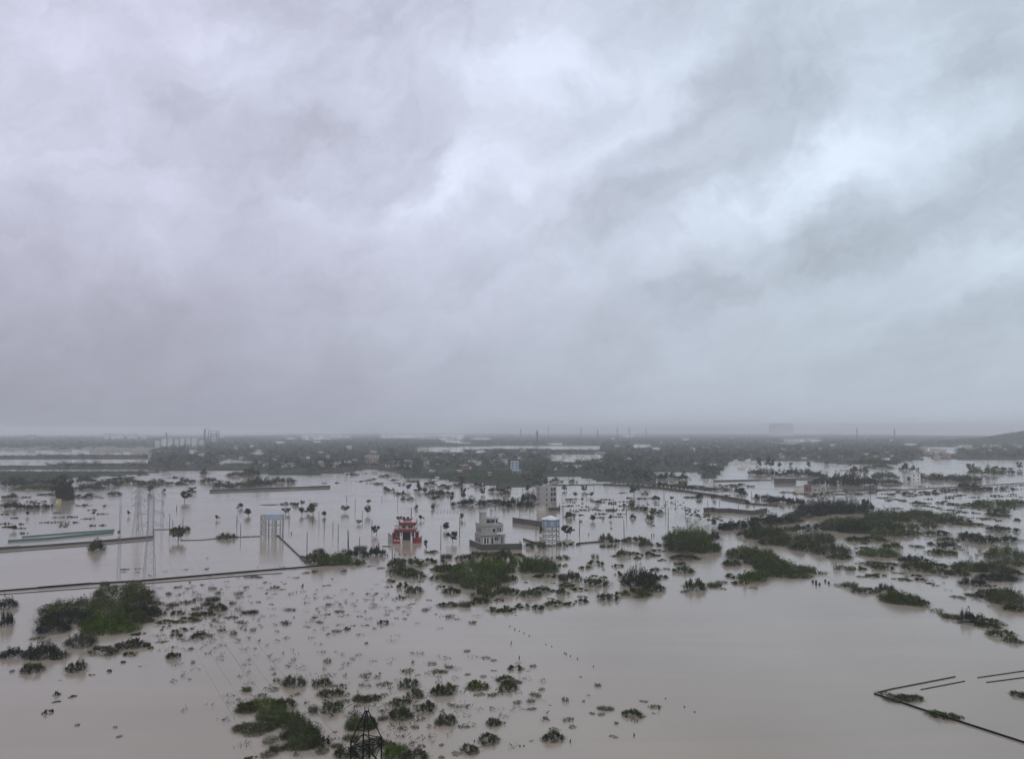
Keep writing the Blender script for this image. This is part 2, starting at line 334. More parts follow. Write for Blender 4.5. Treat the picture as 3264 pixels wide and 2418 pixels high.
# low land that shows between the trees
lv, lf = [], []
def land(poly, y0, y1, gaps=GAPS, shrink=3.0):
    y = y0
    while y < y1:
        st = max(1.5, (y-HOR)*.035); xs = np.arange(-140, FW+140, 12.0); yy = np.full(xs.shape, y)
        ok = inside(poly, xs, yy) & inside(poly, xs, yy-shrink*(y-HOR)/70) & inside(poly, xs+12, yy)
        for g in gaps: ok &= ~inside(g, xs, yy)
        run = None
        for i, k in enumerate(list(ok)+[False]):
            if k and run is None: run = xs[i]
            if not k and run is not None:
                x1 = xs[i-1]+12 if i > 0 else run
                b = len(lv); lv.extend([tuple(G(a, c)+Vector((0, 0, .15))) for a, c in ((run, y+st), (x1, y+st), (x1, y), (run, y))]); lf.append((b, b+1, b+2, b+3)); run = None
        y += st
for pl, a, b in ((MAIN, 1380, 1548), (BAND2, 1476, 1494), (MEADOW, 1498, 1538), (UPPER, 1390, 1432), (BAND, 1449, 1463)): land(pl, a, b)
me = bpy.data.meshes.new('ground'); me.from_pydata(lv, [], lf); me.materials.append(MT['soil']); me.update(); link('ground', me)['kind'] = 'structure'
# the hill on the right, wooded
hx, hy, Dh = 3420, 1466, 2500.0
nx, ny = 40, 16; hv = []; hf = []
def hillz(px, v):
    prof = np.interp(px, [2980, 3050, 3120, 3170, 3215, 3264, 3330, 3420, 3560, 3700, 3900], [0, 5, 11, 22, 33, 43, 54, 62, 56, 36, 0])
    return prof*.80*max(0, math.sin(math.pi*v))**.7
for j in range(ny+1):
    for i in range(nx+1):
        px = 2980+i*23; v = j/ny; D = 2600+900*v; x = (px-FW/2)/F*D
        hv.append((x, D, hillz(px, v)+random.uniform(-1, 1)-.5))
for j in range(ny):
    for i in range(nx): a = j*(nx+1)+i; hf.append((a, a+1, a+nx+2, a+nx+1))
me = bpy.data.meshes.new('hill'); me.from_pydata(hv, [], hf); me.materials.append(MT['soil']); me.update(); link('hill', me)['kind'] = 'structure'
vs, ts = [], []
for _ in range(3600):
    px = random.uniform(2990, 3880); v = random.uniform(.02, .6); D = 2600+900*v; x = (px-FW/2)/F*D; z = hillz(px, v)
    if z < 1: continue
    n = 9; p = rng.normal(size=(n, 3))*np.array([4.5, 4.5, 2.0])+np.array([x, D, z+3.0]); vs.append(leaves(p, rng.uniform(2.2, 4.2, n), 1.3)); ts.append(np.clip(random.gauss(.4, .2)+rng.normal(size=n)*.2, 0, 1))
V = np.concatenate(vs); link('hillside_wood', quadmesh('hillside_wood', V, len(V)//4, MT['wood'], np.concatenate(ts)))['kind'] = 'stuff'

# ------------------------------------------------------------------ scrub and bushes standing in the flood
def bush_mesh(name, seed, style, n, m):
    g = np.random.default_rng(seed); Ps, Ts, S, tone, stems = [], [], [], [], []
    if style == 'dense':
        k = max(9, n//85); lob = []
        for i in range(k):
            r = math.sqrt(g.random())*.88; t = g.random()*6.283; hh = (1-r*r*.7)*g.uniform(.45, 1.05); q_ = .75 if n > 2000 else 1; lob.append((r*math.cos(t), r*math.sin(t), hh, g.uniform(.10, .30)*q_))
        na = int(n*.62); idx = g.integers(0, k, na); lb = np.array(lob)[idx]
        d = g.normal(size=(na, 3)); d /= np.linalg.norm(d, axis=1)[:, None]; rr = g.random(na)**.45
        P = np.stack([lb[:, 0]+d[:, 0]*lb[:, 3]*rr, lb[:, 1]+d[:, 1]*lb[:, 3]*rr, lb[:, 2]*.58+d[:, 2]*lb[:, 2]*.42*rr], 1)
        P[:, 2] = np.maximum(P[:, 2], g.random(na)*.10); Ps.append(P); S.append(g.uniform(.6, 1.3, na)); Ts.append(np.stack([d[:, 0], d[:, 1], np.full(na, .5)], 1))
        tl = g.normal(size=k)*.30; tone.append(np.clip(.42+tl[idx]+g.normal(size=na)*.2, 0, 1)); ns = max(20, n//17); rest = n-na; rb0, rb1 = .5, 1.0
    else: ns = max(9, n//(11 if style == 'wispy' else 9)); rest = n; rb0, rb1 = .0, (.85 if style == 'wispy' else .75)
    per = max(4, rest//ns)
    for i in range(ns):
        t0 = g.random()*6.283; rb = math.sqrt(g.uniform(rb0**2, rb1**2)); ax, ay = rb*math.cos(t0), rb*math.sin(t0)
        t1 = t0+g.normal()*1.1; reach = g.uniform(.12, .42)*(1.2 if style == 'wispy' else 1)
        hh = g.uniform(.25, .8)*(1.05-rb*.55)*(1.25 if style == 'tuft' else 1); drop = g.uniform(.5, 1.15) if style != 'tuft' else g.uniform(0, .3)
        def pt(a): return np.array([ax+math.cos(t1)*reach*a**1.25, ay+math.sin(t1)*reach*a**1.25, max(0, hh*(2.1*a-a*a*(.95+drop*.6)))])
        tt = np.sort(g.uniform(.1, 1.0, per)); P = np.array([pt(a) for a in tt])+g.normal(size=(per, 3))*np.array([.045, .045, .05]); P[:, 2] = np.abs(P[:, 2])
        Ps.append(P); S.append(g.uniform(.4, .95, per)*(1.15-tt*.5)*(.8 if style == 'dense' else 1)); dv = np.array([[math.cos(t1), math.sin(t1), 1.2-2.4*a] for a in tt]); Ts.append(dv); tone.append(np.clip(.42+g.normal()*.18+g.normal(size=per)*.18, 0, 1))
        stems.append([pt(a) for a in (0, .3, .6, .9)])
    P = np.concatenate(Ps); S = np.concatenate(S); T = np.concatenate(Ts); tone = np.concatenate(tone)
    s0 = {'dense': 2.15, 'wispy': 1.45, 'tuft': 1.3}[style]/math.sqrt(n)
    Q = leaves(P, S*s0, 2.2 if style == 'dense' else 2.6, T, rg=g); sv = []
    for st in stems:
        for a, b in zip(st, st[1:]):
            w = .006 if style == 'dense' else .010; o = np.array([w, w*.4, 0]); sv += [a-o, a+o, b+o*.6, b-o*.6]
    Q = np.concatenate([Q, np.array(sv)]); tone = np.concatenate([tone, np.full(len(sv)//4, .12)]); Q[:, 2] = np.maximum(Q[:, 2], -.02)
    return quadmesh(name, Q, len(Q)//4, m, tone)
VAR = {}
for style, keys in (('dense', ('leaf', 'green', 'dark')), ('wispy', ('leaf', 'twig')), ('tuft', ('green', 'twig'))):
    for k in keys:
        for size, n, cnt in (('s', 170, 3), ('m', 620, 3), ('l', 2300, 3 if style == 'dense' else 1), ('x', 7000, 2 if style == 'dense' else 0)):
            VAR[style, k, size] = [bush_mesh('%s_foliage' % style, n+i*31+len(style)*7+ord(k[0])*101, style, n, MT[k]) for i in range(cnt)]
CR = {'A': (0,1600,820/2230), 'B': (800,1600,820/2230), 'C': (1600,1600,820/2230), 'D': (2400,1600,864/2230), 'E': (0,1980,820/2230), 'F': (600,1980,820/2230),
      'G': (1400,1980,820/2230), 'Q': (2444,1980,820/2230), 'T': (0,1340,820/2230), 'U': (800,1340,820/2230), 'V': (1600,1340,820/2230), 'Z': (2400,1340,864/2230)}
def cp(c, x, y): a = CR[c]; return a[0]+x*a[2], a[1]+y*a[2]
LM = [  # things one can find, used to say where a bush stands
 (1320,1700,'the red house'),(1580,1720,'the stepped grey house'),(1762,1735,'the blue water tower'),(862,1710,'the frame water tower'),
 (1167,2330,'the nearest lattice tower'),(1745,1600,'the four-storey block'),(200,1930,'the big dark thicket'),(475,1800,'the tall grey pylon'),(2800,2200,'the wall corner'),
 (2200,1730,'the rounded thicket'),(2050,1870,'the round dark tree'),(200,1590,'the tall dark tree clump'),(3000,1530,'the white building'),(2590,1560,'the small white hut'),
 (100,1710,'the teal fence'),(1670,1830,'the central thicket'),(2480,1880,'the long green thicket'),(2610,1845,'the dark stumps'),(3050,1700,'the reedy patch'),
 (930,1780,'the diagonal broken wall'),(3050,1900,'the scrub bank'),(850,2300,'the hooked thicket'),(860,1553,'the far double wall'),(2350,1620,'the long dark wall'),(2700,1590,'the tall palms'),
 (2300,1570,'the embankment'),(1500,1620,'the banana grove'),(3150,2160,'the thin wall pair'),(1300,1525,'the far green scrubland'),(700,1660,'the trees by the frame tower')]
PEND = []
BIN = []
def bushes(crop, rows, pal='leaf', style='dense', what=None):
    for r in rows:
        x, y, w, h = r[:4]; st = style; pl = pal
        for f in r[4:]:
            if f == 'w': st = 'wispy'
            elif f == 't': st = 'tuft'
            elif f == 'd': st = 'dense'
            elif f in MT: pl = f
        s = CR[crop][2]; px, py = cp(crop, x, y); BIN.append((px, py, w*s, h*s, st, pl))
def emit():
    BIN.sort(key=lambda b: -b[2]*b[3])
    for px, py, w, h, st, pl in BIN:
        dep = py-HOR
        if st == 'dense': w *= 1.13; h *= 1.18; py += h*.02
        if px > 2330 and 1600 < py < 2060: w *= 1.22; h *= 1.1
        if dep < 20: continue
        k = dep/F; pm = dep/H; dpx = w*k*.8; hp = max(h-dpx*.5, h*.42); dpt = min(w*.85, max((h-hp*.8)/k, w*.35)) if st == 'dense' else w*.7
        if st == 'dense' and (w > 150 or h > w*.8 and w < 40): pass
        area = w*h
        size = 'x' if area > 5200 and st == 'dense' else 'l' if area > 1500 else 'm' if area > 330 else 's'
        key = pl if (st, pl, size) in VAR and VAR[st, pl, size] else {'dense': 'leaf', 'wispy': 'leaf', 'tuft': 'green'}[st]
        if not VAR.get((st, key, size)): size = 'l'
        me = random.choice(VAR[st, key, size])
        nm = 'thicket' if (st == 'dense' and w > 44) else 'bush' if st == 'dense' else 'scrub_sprig' if st == 'wispy' else 'reed_tuft'
        g = G(px, py); rx = w/pm*.5*(1.04 if st == 'dense' else .95); ry = dpt/pm*.5*(1.25 if st == 'dense' else 1)
        o = link(nm, me); o.location = (g.x, g.y+ry*.8, -.02); hm_ = hp/pm
        o.scale = (rx, ry, hm_); q = random.uniform(-.25, .25)
        if abs(rx-ry) < rx*.35: q = random.uniform(0, 6.28)
        o.rotation_euler = (0, 0, q)
        PEND.append((o, nm, px, py, w, h, st, key))
def autolabel(pend, looks, cat_of, grp_of):
    rows = []; seen = {}
    for o, nm, px, py, w, h, st, key in pend:
        bd, bl = 1e9, None
        for lx, ly, ph in LM:
            d = math.hypot((px-lx), (py-ly)*2.2)
            if d < bd: bd, bl = d, (lx, ly, ph)
        dx, dy = px-bl[0], (py-bl[1])*2.2
        dr = ('right of' if dx > 0 else 'left of') if abs(dx) > abs(dy) else ('in front of' if dy > 0 else 'behind')
        if bd < 22: dr = 'beside'
        lk = looks(nm, w, h, st, key); k = (nm, lk, dr, bl[2]); seen.setdefault(k, []).append((bd, o, nm))
    ORD = ['nearest', 'second nearest', 'third nearest', 'fourth nearest', 'fifth nearest', 'sixth nearest', 'seventh nearest', 'eighth nearest', 'ninth nearest', 'tenth nearest', 'eleventh nearest', 'twelfth nearest', 'thirteenth nearest', 'fourteenth nearest', 'fifteenth nearest', 'sixteenth nearest', 'seventeenth nearest', 'eighteenth nearest', 'nineteenth nearest', 'farthest']
    for (nm, lk, dr, ph), v in seen.items():
        v.sort(key=lambda t: t[0])
        for i, (d, o, n) in enumerate(v):
            if len(v) == 1: lb = '%s %s %s' % (lk, dr, ph)
            else: lb = '%s %s %s, %s' % (lk, dr, ph, ORD[min(i, 19)])
            tag(o, lb, cat_of(nm), grp_of(nm))

# big dark thicket on the left and its surroundings
bushes('A', [(960,850,500,170),(560,970,500,170),(1130,900,290,180),(1120,1010,400,150,'dark'),(500,1060,420,150,'dark'),(850,1010,480,190,'green'),(1000,1080,420,170),(780,1085,260,120,'green'),(890,730,130,90,'w'),(1180,720,140,70,'w'),
 (1250,790,140,50,'w','dark'),(1210,1045,180,60),(15,930,150,130,'dark'),(25,1080,110,170,'dark')])
bushes('E', [(390,110,260,150,'dark'),(880,110,440,150,'green'),(300,160,150,60,'dark','w'),(290,330,250,180,'dark'),(640,230,240,160),(480,330,150,90),(860,290,290,90),(1090,240,230,120),(1110,298,140,50),(620,440,170,125),(235,450,190,110),(50,320,200,110,'dark'),
 (1185,118,120,36),(1480,325,110,85,'twig'),(1300,240,45,34),(1225,225,110,60),(1060,360,40,28),(940,438,45,32),(475,645,55,48,'dark'),(480,702,64,22),(615,660,74,30),(395,803,105,50),(1510,135,120,44),(1540,92,150,40),(1710,145,150,66)])
bushes('E', [(780,470,70,34),(660,905,70,42),(1210,392,45,18),(990,925,60,40),(1025,1005,70,40),(1650,245,70,46),(1390,185,130,32),(1910,85,100,52),(2010,120,110,90),(2185,85,90,60),(2130,610,120,90),(520,512,40,16),(95,440,60,50)], style='wispy')
bushes('A', [(1420,1052,190,44),(1620,1035,200,50),(1740,990,190,60),(1860,945,150,80),(1530,975,120,56),(1545,255,130,66,'dark'),(1940,322,155,66,'green'),(810,425,130,120,'dark'),(1240,795,150,44)], pal='twig')
bushes('A', [(1450,805,90,56),(1700,860,130,76),(1600,880,120,66),(1340,890,160,66),(1480,905,150,74),(1700,940,110,80),(1830,860,160,86),(1780,900,140,80),(2060,805,110,66),(2010,890,80,66),(2130,745,70,46),(1750,722,46,34),(1910,757,40,26),(1990,1012,150,46),(2150,970,180,66),(2160,655,140,46),(1780,585,60,30),(1070,588,90,28),(1190,582,80,20),(1060,610,70,16),(1180,612,70,14),(1530,745,90,36),(1640,700,40,30),(1930,930,60,80),(1350,960,90,50),(1560,1050,120,40),(2070,1050,120,40),(1830,760,110,60),(1880,800,90,60)], pal='twig', style='wispy')
# centre-left: bank of bushes by the wall, sprigs in open water
bushes('B', [(560,540,190,150),(690,545,260,120,'green'),(760,500,140,70),(900,485,200,90,'dark'),(1080,472,150,110,'dark'),(880,548,200,66,'green'),(460,492,70,44),(500,500,90,60),
 (1250,512,130,34,'dark'),(1380,565,240,90),(1290,635,230,100),(1410,662,190,80),(1250,572,140,90),(1310,748,110,66),(1410,793,140,84),(1300,838,84,34),(1205,694,74,38),(1530,522,96,56),(1620,532,130,46),(1570,443,100,34),(1640,600,170,70),
 (1850,505,150,64),(1980,480,190,64),(2120,470,160,54),(1700,610,210,100),(1900,630,320,150,'green'),(2080,630,280,160,'green'),(1650,675,200,66),(1800,700,260,120,'green'),(1980,750,310,170,'green'),(2130,700,200,160),(2010,838,190,124),(1990,878,160,66),(2180,805,140,96),(1730,795,150,74),(1700,908,180,54),(1900,893,80,44),(2110,952,130,56),(2200,952,100,44),(1640,738,84,30),(2150,862,84,34),(1140,1058,104,44,'twig'),(310,1,10,10),(2090,560,200,120,'green')])
bushes('B', [(820,440,110,80,'leaf'),(940,420,140,90,'leaf'),(580,440,150,80),(1200,738,84,30),(1470,694,64,26),(1080,795,64,32),(1690,490,130,90,'dark'),(1850,910,160,110,'dark'),(200,750,94,60),(440,735,26,36),(290,710,44,22),(60,870,64,30),(170,890,64,26),(330,944,150,40),(20,960,90,60),(290,1060,130,66),(370,1005,24,36),(550,1004,64,34),(590,1050,84,44),(660,978,74,34),(760,958,110,46),(770,994,80,20),(940,994,74,26),(680,834,64,20),(480,814,34,18),(660,726,74,26),(800,610,84,64),(550,612,64,54),(390,660,64,32),(1510,944,120,50),(1540,854,74,26),(1720,1004,120,64),(1790,1020,64,30),(1920,1054,94,56),(1330,1016,54,36),(1400,886,84,22),(1360,980,28,28),(130,794,44,36),(200,800,54,18),(60,656,94,36),(1120,578,130,24),(1030,560,90,24),(120,700,60,30),(270,760,50,30),(470,620,120,30),(1600,975,40,24),(1260,1010,60,24),(1010,1070,50,30),(880,1075,70,24),(480,1085,60,26)], pal='twig', style='wispy')
# centre: the wide islands
bushes('C', [(30,510,140,130),(50,615,110,96),(70,684,130,66),(170,570,220,130,'green'),(300,590,230,150,'green'),(385,610,200,150,'green'),(240,615,180,120,'green'),(350,654,130,56),(120,475,110,44),(80,806,150,96),(250,825,170,96),(350,786,170,66),(530,494,110,44),(530,556,84,30),(720,580,94,40),(460,654,94,36),
 (600,690,190,120),(560,736,130,56),(530,806,104,86),(680,769,144,44),(830,736,220,106),(880,658,74,24),(800,644,74,18),(460,774,64,24),(820,549,144,50),(1060,470,114,86),(985,474,84,24),(1150,454,84,38),(1175,495,74,38),(1270,469,124,58),(1350,469,74,24),(1365,428,114,32),(1390,508,114,20),(1010,564,104,34),(1030,639,94,42),(1340,594,94,34),(1390,660,94,44),
 (1200,735,260,190,'dark'),(1290,690,170,110,'dark'),(1190,820,290,86),(1330,778,180,90),(1050,810,120,50),(930,855,210,84),(690,874,104,54),(590,894,94,48),(460,904,180,66),(300,934,114,70),(180,919,124,54),(50,949,124,64),
 (1610,504,240,64),(1560,549,104,44),(1590,615,170,76),(1690,765,180,120),(2010,555,124,64),(2180,545,114,54),(2090,500,190,104,'green'),(2160,490,240,114,'green'),(1560,350,240,140,'green'),(1690,350,280,160,'green'),(1640,440,360,170,'green'),(1790,435,230,150,'green'),(1850,340,120,110,'dark'),(1560,425,190,64),
 (1950,245,130,84,'dark'),(2050,235,170,84,'dark'),(2160,225,160,84,'dark'),(2150,305,140,84),(2080,714,104,44),(2180,696,160,104,'green'),(2030,655,130,44),
 (910,345,120,90),(1010,354,120,44,'dark'),(1180,355,210,64),(1250,385,110,84),(1370,379,134,28),(900,393,84,32),(970,393,84,32),(630,374,84,32,'dark'),(520,384,104,54,'green'),(300,406,190,76,'green'),(430,384,64,22),(590,136,90,50),(1285,158,70,56),(1140,140,56,34)])
bushes('C', [(810,490,110,90),(450,706,74,24),(1430,584,84,34),(1590,784,104,44),(1850,734,160,80),(1910,704,120,56),(1930,756,64,32),(700,830,130,40),(880,590,50,30),(1040,690,50,20),(210,700,60,30),(1840,745,100,50),(120,980,30,20),(2190,750,80,20),(600,740,60,40),(420,840,80,30)], style='wispy')
# right: the big scrub country
bushes('D', [(120,180,180,80,'dark'),(250,175,190,80,'dark'),(180,185,110,110,'dark'),(330,165,160,70),(420,135,160,70),(520,115,200,70,'dark'),(560,95,210,120,'dark'),(700,95,230,130,'dark'),(840,90,210,120,'dark'),(960,70,100,90,'dark'),
 (60,260,120,70),(150,310,240,140),(190,355,170,66),(280,245,124,54),(420,245,134,60),(560,230,150,70),(370,360,280,104),(480,405,210,84),(560,340,210,110),(620,306,110,54),(700,440,230,110),(740,470,160,54),(740,235,180,110,'green'),(870,255,190,120,'leaf'),(900,215,230,110),(720,200,170,80),(1080,240,280,140,'green'),(1130,285,190,90,'green'),(1290,280,190,80,'leaf'),(1300,240,160,80,'green'),(1040,328,160,54),(880,325,124,54),(930,343,64,18),
 (1180,160,230,120),(1440,140,240,90),(1560,175,210,64),(1460,215,144,54),(1720,178,190,64),(1830,194,210,34),(1540,275,200,48),(1640,326,134,42),(1840,320,150,80,'leaf'),(1960,345,170,90,'green'),(1660,386,144,64),(1590,434,180,54),(1180,386,114,74),(1510,354,74,34),(920,389,98,30),(1085,450,240,86,'green'),(2110,246,180,64),(2140,326,200,54,'dark'),(2160,480,230,130,'green'),(2180,530,190,64,'green'),(1360,496,190,64,'dark'),(1390,570,180,110),(1530,550,160,74),(1590,595,150,56),(1720,605,150,60),(1850,570,230,90,'green'),(2040,580,250,100,'green'),(2180,600,130,50),(2080,650,260,76,'dark'),(1850,690,160,74,'dark'),(1060,526,250,44),(1100,562,130,64),(900,556,94,38),(1040,614,134,38),(1240,644,124,28,'twig'),(1360,612,74,24,'twig'),(1410,648,84,32,'twig'),(1465,672,64,15,'twig'),(2000,760,140,64),(2130,790,150,76),(2000,800,210,76),(2180,850,210,150,'green'),(2205,900,160,70),
 (80,480,230,120,'green'),(200,570,220,130,'green'),(330,590,270,110,'green'),(60,645,190,86,'green'),(300,618,320,76,'green'),(150,530,210,110,'green'),(950,750,170,54),(1120,750,120,86),(1180,808,160,84),(1280,840,240,110,'green'),(1400,860,130,84),(1790,985,104,110,'dark'),(1880,980,84,74),(1980,1008,170,64)])
bushes('D', [(470,575,190,100),(560,595,130,56),(1390,375,104,34),(1240,120,180,60),(810,565,90,84),(740,545,90,54),(730,695,140,44),(820,700,120,84),(860,720,110,50),(1540,905,130,54),(1590,940,110,60),(1660,965,150,84),(2060,1018,90,54),(1350,370,90,40),(1420,100,160,60),(1600,110,120,44),(1700,130,120,40),(2060,120,170,50),(910,620,90,30),(1700,790,120,40),(1860,780,160,50),(1210,590,90,26),(1590,620,50,24),(1980,700,100,44),(1800,280,150,50),(1950,140,110,34),(1640,100,140,30)], style='wispy')
bushes('D', [(1620+i*38+random.randint(-14,14), 400+random.randint(0,90), 34, 40) for i in range(10)]+[(700,560,70,60),(860,330,40,24)], pal='green', style='tuft')
bushes('Q', [(1190,705,330,110,'w'),(1260,690,220,80),(1560,845,250,90),(1690,840,90,60,'w'),(2210,655,140,65),(1040,640,160,60,'w'),(2080,140,180,80),(2170,190,120,60,'green'),(1830,30,200,40,'dark'),(1950,60,160,50)])
# nearest water: feathery half-drowned thorn scrub
bushes('F', [(890,570,210,120),(480,780,220,110),(640,760,310,120,'green'),(820,760,190,120),(700,870,280,170,'green'),(540,965,330,115),(680,915,220,90),(860,920,230,170,'green'),(940,1030,300,200,'green'),(970,1110,290,150,'green'),(1110,1100,200,130),
 (1150,565,160,90),(1215,655,210,90,'twig'),(1225,795,200,140),(1490,700,180,80),(1580,690,160,74),(1900,575,210,96),(1960,655,160,84),(2170,640,150,110),(1820,735,200,90),(1830,850,230,130),(2050,785,190,110),(1480,945,240,170),(1560,930,130,120),(1800,1200,280,160,'green'),(1950,1210,220,130),(1500,1160,300,130),(1350,1190,200,130),(535,1191,110,40),(1700,1100,190,100),(1370,74,56,38),(1000,1000,260,120)])
bushes('F', [(760,525,90,74),(720,604,170,54),(500,610,120,84),(620,655,120,60),(480,800,240,90),(560,990,320,70),(1260,570,94,50),(1075,790,130,120),(1325,560,34,54),(1350,705,110,70),(1690,655,130,60),(1690,560,170,64),(2180,900,150,130),(700,1060,210,130),(680,1180,220,110),(760,1130,190,110),(1960,930,110,60),(1840,936,90,50),(1900,440,130,70),(1510,480,120,56),(1660,455,26,44),(1200,360,120,84),(1280,95,100,54),(1270,965,74,30),(1280,1100,130,90),(2020,1090,100,50),(2170,445,150,56),(2110,378,140,46),(1680,860,130,90),(1400,1040,190,110),(1150,1150,180,90),(1620,1040,150,80),(1540,195,50,44),(1210,110,34,30),(940,640,60,60)], style='wispy')
bushes('G', [(50,640,190,120),(330,585,210,96),(600,605,200,90),(570,520,160,64),(660,425,140,56),(470,905,150,84),(430,1060,240,104),(260,1140,190,94),(60,895,180,116),(985,1045,190,110),(1690,835,180,84)], pal='leaf')
bushes('G', [(90,408,94,56),(30,450,100,60),(240,265,74,46),(140,575,84,60),(380,486,94,40),(245,466,64,40),(470,432,64,28),(815,395,70,54),(350,645,130,50),(470,650,120,60),(680,715,104,64),(790,705,90,70),(830,655,130,84),(890,600,70,60),(800,770,104,50),(960,728,34,18),(1095,695,90,84),(1225,485,40,28),(1380,566,74,64),(1450,775,180,70),(1410,815,94,50),(1330,805,70,44),(1120,868,130,74),(1160,925,110,50),(1870,755,140,60),(1510,1008,110,36),(210,928,120,46),(150,1160,130,56),(20,1190,80,54),(920,850,80,60),(1540,890,50,50),(1250,700,44,50),(400,325,140,34),(470,345,90,34),(640,540,200,60),(420,1000,150,50),(1000,960,160,60),(1690,790,120,60),(1780,700,90,36),(1860,800,60,24),(800,1040,50,30),(20,1080,60,50),(320,600,260,60),(600,560,160,80)], style='wispy')
# middle distance
bushes('T', [(545,690,110,175,'dark'),(505,680,70,150,'dark'),(585,685,70,140,'dark'),(540,640,120,130,'dark')])
bushes('T', [(60,568,200,90,'dark'),(140,556,160,50,'dark'),(300,556,190,60,'dark'),(420,552,120,50,'dark'),(230,600,300,56,'twig'),(390,600,160,50,'twig'),(700,540,160,70,'dark'),(720,602,210,60),(60,680,120,64),(210,668,70,16),(400,645,160,24),(710,668,190,38,'dark'),(60,770,190,80,'dark'),(280,768,150,70,'dark'),(160,764,90,44,'dark'),(420,756,80,34,'dark'),
 (880,572,190,80),(1080,552,210,64),(1250,568,170,54),(1340,545,124,54),(1590,540,134,54),(1760,466,64,50,'dark'),(1800,540,190,54),(1910,586,170,74),(2050,484,210,54),(2150,476,160,74,'dark'),(2080,584,190,64),(2180,566,160,84),(970,646,104,44),(900,742,34,16,'dark'),(1620,624,110,34),(1100,500,90,20),(960,480,60,16),(1220,470,80,20),(700,740,130,20),(1500,500,120,16),(1000,520,200,40,'dark'),(1440,560,200,40,'twig')])
bushes('U', [(60,568,170,96),(240,542,210,60),(1160,489,100,32),(1110,553,64,22),(1170,604,54,36),(1210,614,64,30),(1270,640,64,28),(1320,642,44,28),(1350,689,104,36),(380,735,54,30),(1550,560,94,54),(1590,650,150,64),(1680,650,150,50),(1770,574,104,44),(1910,742,250,84,'dark'),(1960,575,114,44,'dark'),(2130,620,130,64,'dark'),(2200,645,90,64),(2100,724,210,54,'dark'),(1660,580,110,44),(300,728,100,24,'dark'),(860,474,110,24,'dark'),(1470,620,100,60,'dark'),(150,734,200,10,'dark'),(1010,520,60,14),(740,542,44,12),(630,544,40,12),(1300,560,60,16),(1230,520,80,16),(1060,510,60,14),(1400,530,100,16)])
bushes('V', [(450,536,150,50,'green'),(300,548,90,32,'dark'),(620,536,70,34,'green'),(240,705,130,110,'dark'),(200,748,140,70,'dark'),(100,730,130,70,'dark'),(30,750,100,74,'dark'),(50,600,64,44),(1450,510,170,84,'dark'),(1590,512,110,70,'dark'),(1560,565,90,60),(2060,636,110,64,'dark'),(2100,640,60,30),(2020,566,44,22),(1720,664,66,34,'dark'),(1840,666,44,26,'dark'),(1130,750,130,50),(1210,775,130,40),(1290,790,120,44),(1350,810,104,54),(1240,640,60,20),(800,770,90,14),(640,790,60,12),(1980,576,160,30,'green'),(1700,590,300,34,'dark'),(1890,610,260,34,'dark'),(1560,585,200,44),(1400,570,150,40,'dark'),(1330,680,90,24,'dark'),(1220,680,90,16,'dark'),(1640,670,120,18,'dark'),(1950,655,70,14,'dark'),(2080,560,80,20),(2160,575,70,20),(940,786,90,20),(840,705,60,18),(1050,630,90,10)])
bushes('Z', [(80,450,170,70,'dark'),(190,458,110,54,'dark'),(270,455,70,54,'dark'),(345,445,110,70,'dark'),(460,455,160,66,'dark'),(560,470,130,60,'dark'),(620,535,170,110,'dark'),(750,515,160,110,'dark'),(840,535,160,130,'dark'),(950,535,180,110,'dark'),(840,415,70,44,'dark'),(920,420,56,48,'dark'),(1080,395,190,44),(1060,356,310,44),(1130,480,190,70),(1050,480,70,44),(1160,525,200,50,'twig'),(1270,408,80,54,'dark'),(1340,410,70,44),(1480,490,210,70),(1600,492,210,70),(1720,492,190,60),(1820,505,170,66),(1950,450,210,90,'green'),(2080,408,170,34),(2160,440,170,44),(1800,550,130,60,'dark'),(1860,580,160,60),(1990,576,150,44),(2130,570,130,20),
 (110,650,150,54,'dark'),(260,680,160,60,'dark'),(380,690,110,64,'dark'),(180,670,130,40,'dark'),(1150,614,60,24),(1250,594,90,22),(1320,614,110,32),(1420,594,70,22),(1500,604,80,24),(1560,590,110,24),(1680,580,120,30),(1880,714,310,36,'green'),(2070,704,260,54,'green'),(2190,690,120,50,'green'),(2060,770,140,70),(1380,690,80,36),(1560,684,60,20),(1650,690,60,18),(1240,660,60,14),(1130,660,60,14),(880,610,60,24),(560,620,90,34),(410,610,130,18),(500,625,100,18),(300,596,130,16),(640,604,60,30),(720,610,70,14),(1000,600,60,24),(1100,640,120,14),(1480,712,90,10),(1700,745,90,12),(1850,765,60,10),(1990,780,80,24)])
emit()
autolabel(PEND, lambda nm, w, h, st, key: '%s %s' % ({'x': 'very wide', 'l': 'wide', 'm': 'middling', 's': 'small'}['x' if w > 85 else 'l' if w > 50 else 'm' if w > 26 else 's'],
   {'dense': {'green': 'olive green', 'dark': 'blackish', 'twig': 'brown', 'leaf': 'dark olive'}[key]+(' thicket' if nm == 'thicket' else ' bush'), 'wispy': 'feathery half-drowned scrub sprig', 'tuft': 'reedy green tuft'}[st]),
   lambda nm: {'thicket': 'thicket', 'bush': 'bush', 'scrub_sprig': 'shrub', 'reed_tuft': 'reeds'}[nm], lambda nm: {'thicket': 'thickets standing in the flood', 'bush': 'bushes standing in the flood', 'scrub_sprig': 'half-drowned scrub in open water', 'reed_tuft': 'reed tufts in the flood'}[nm])
print('bushes', len(PEND), {k: sum(1 for p in PEND if p[1] == k) for k in ('thicket', 'bush', 'scrub_sprig', 'reed_tuft')})
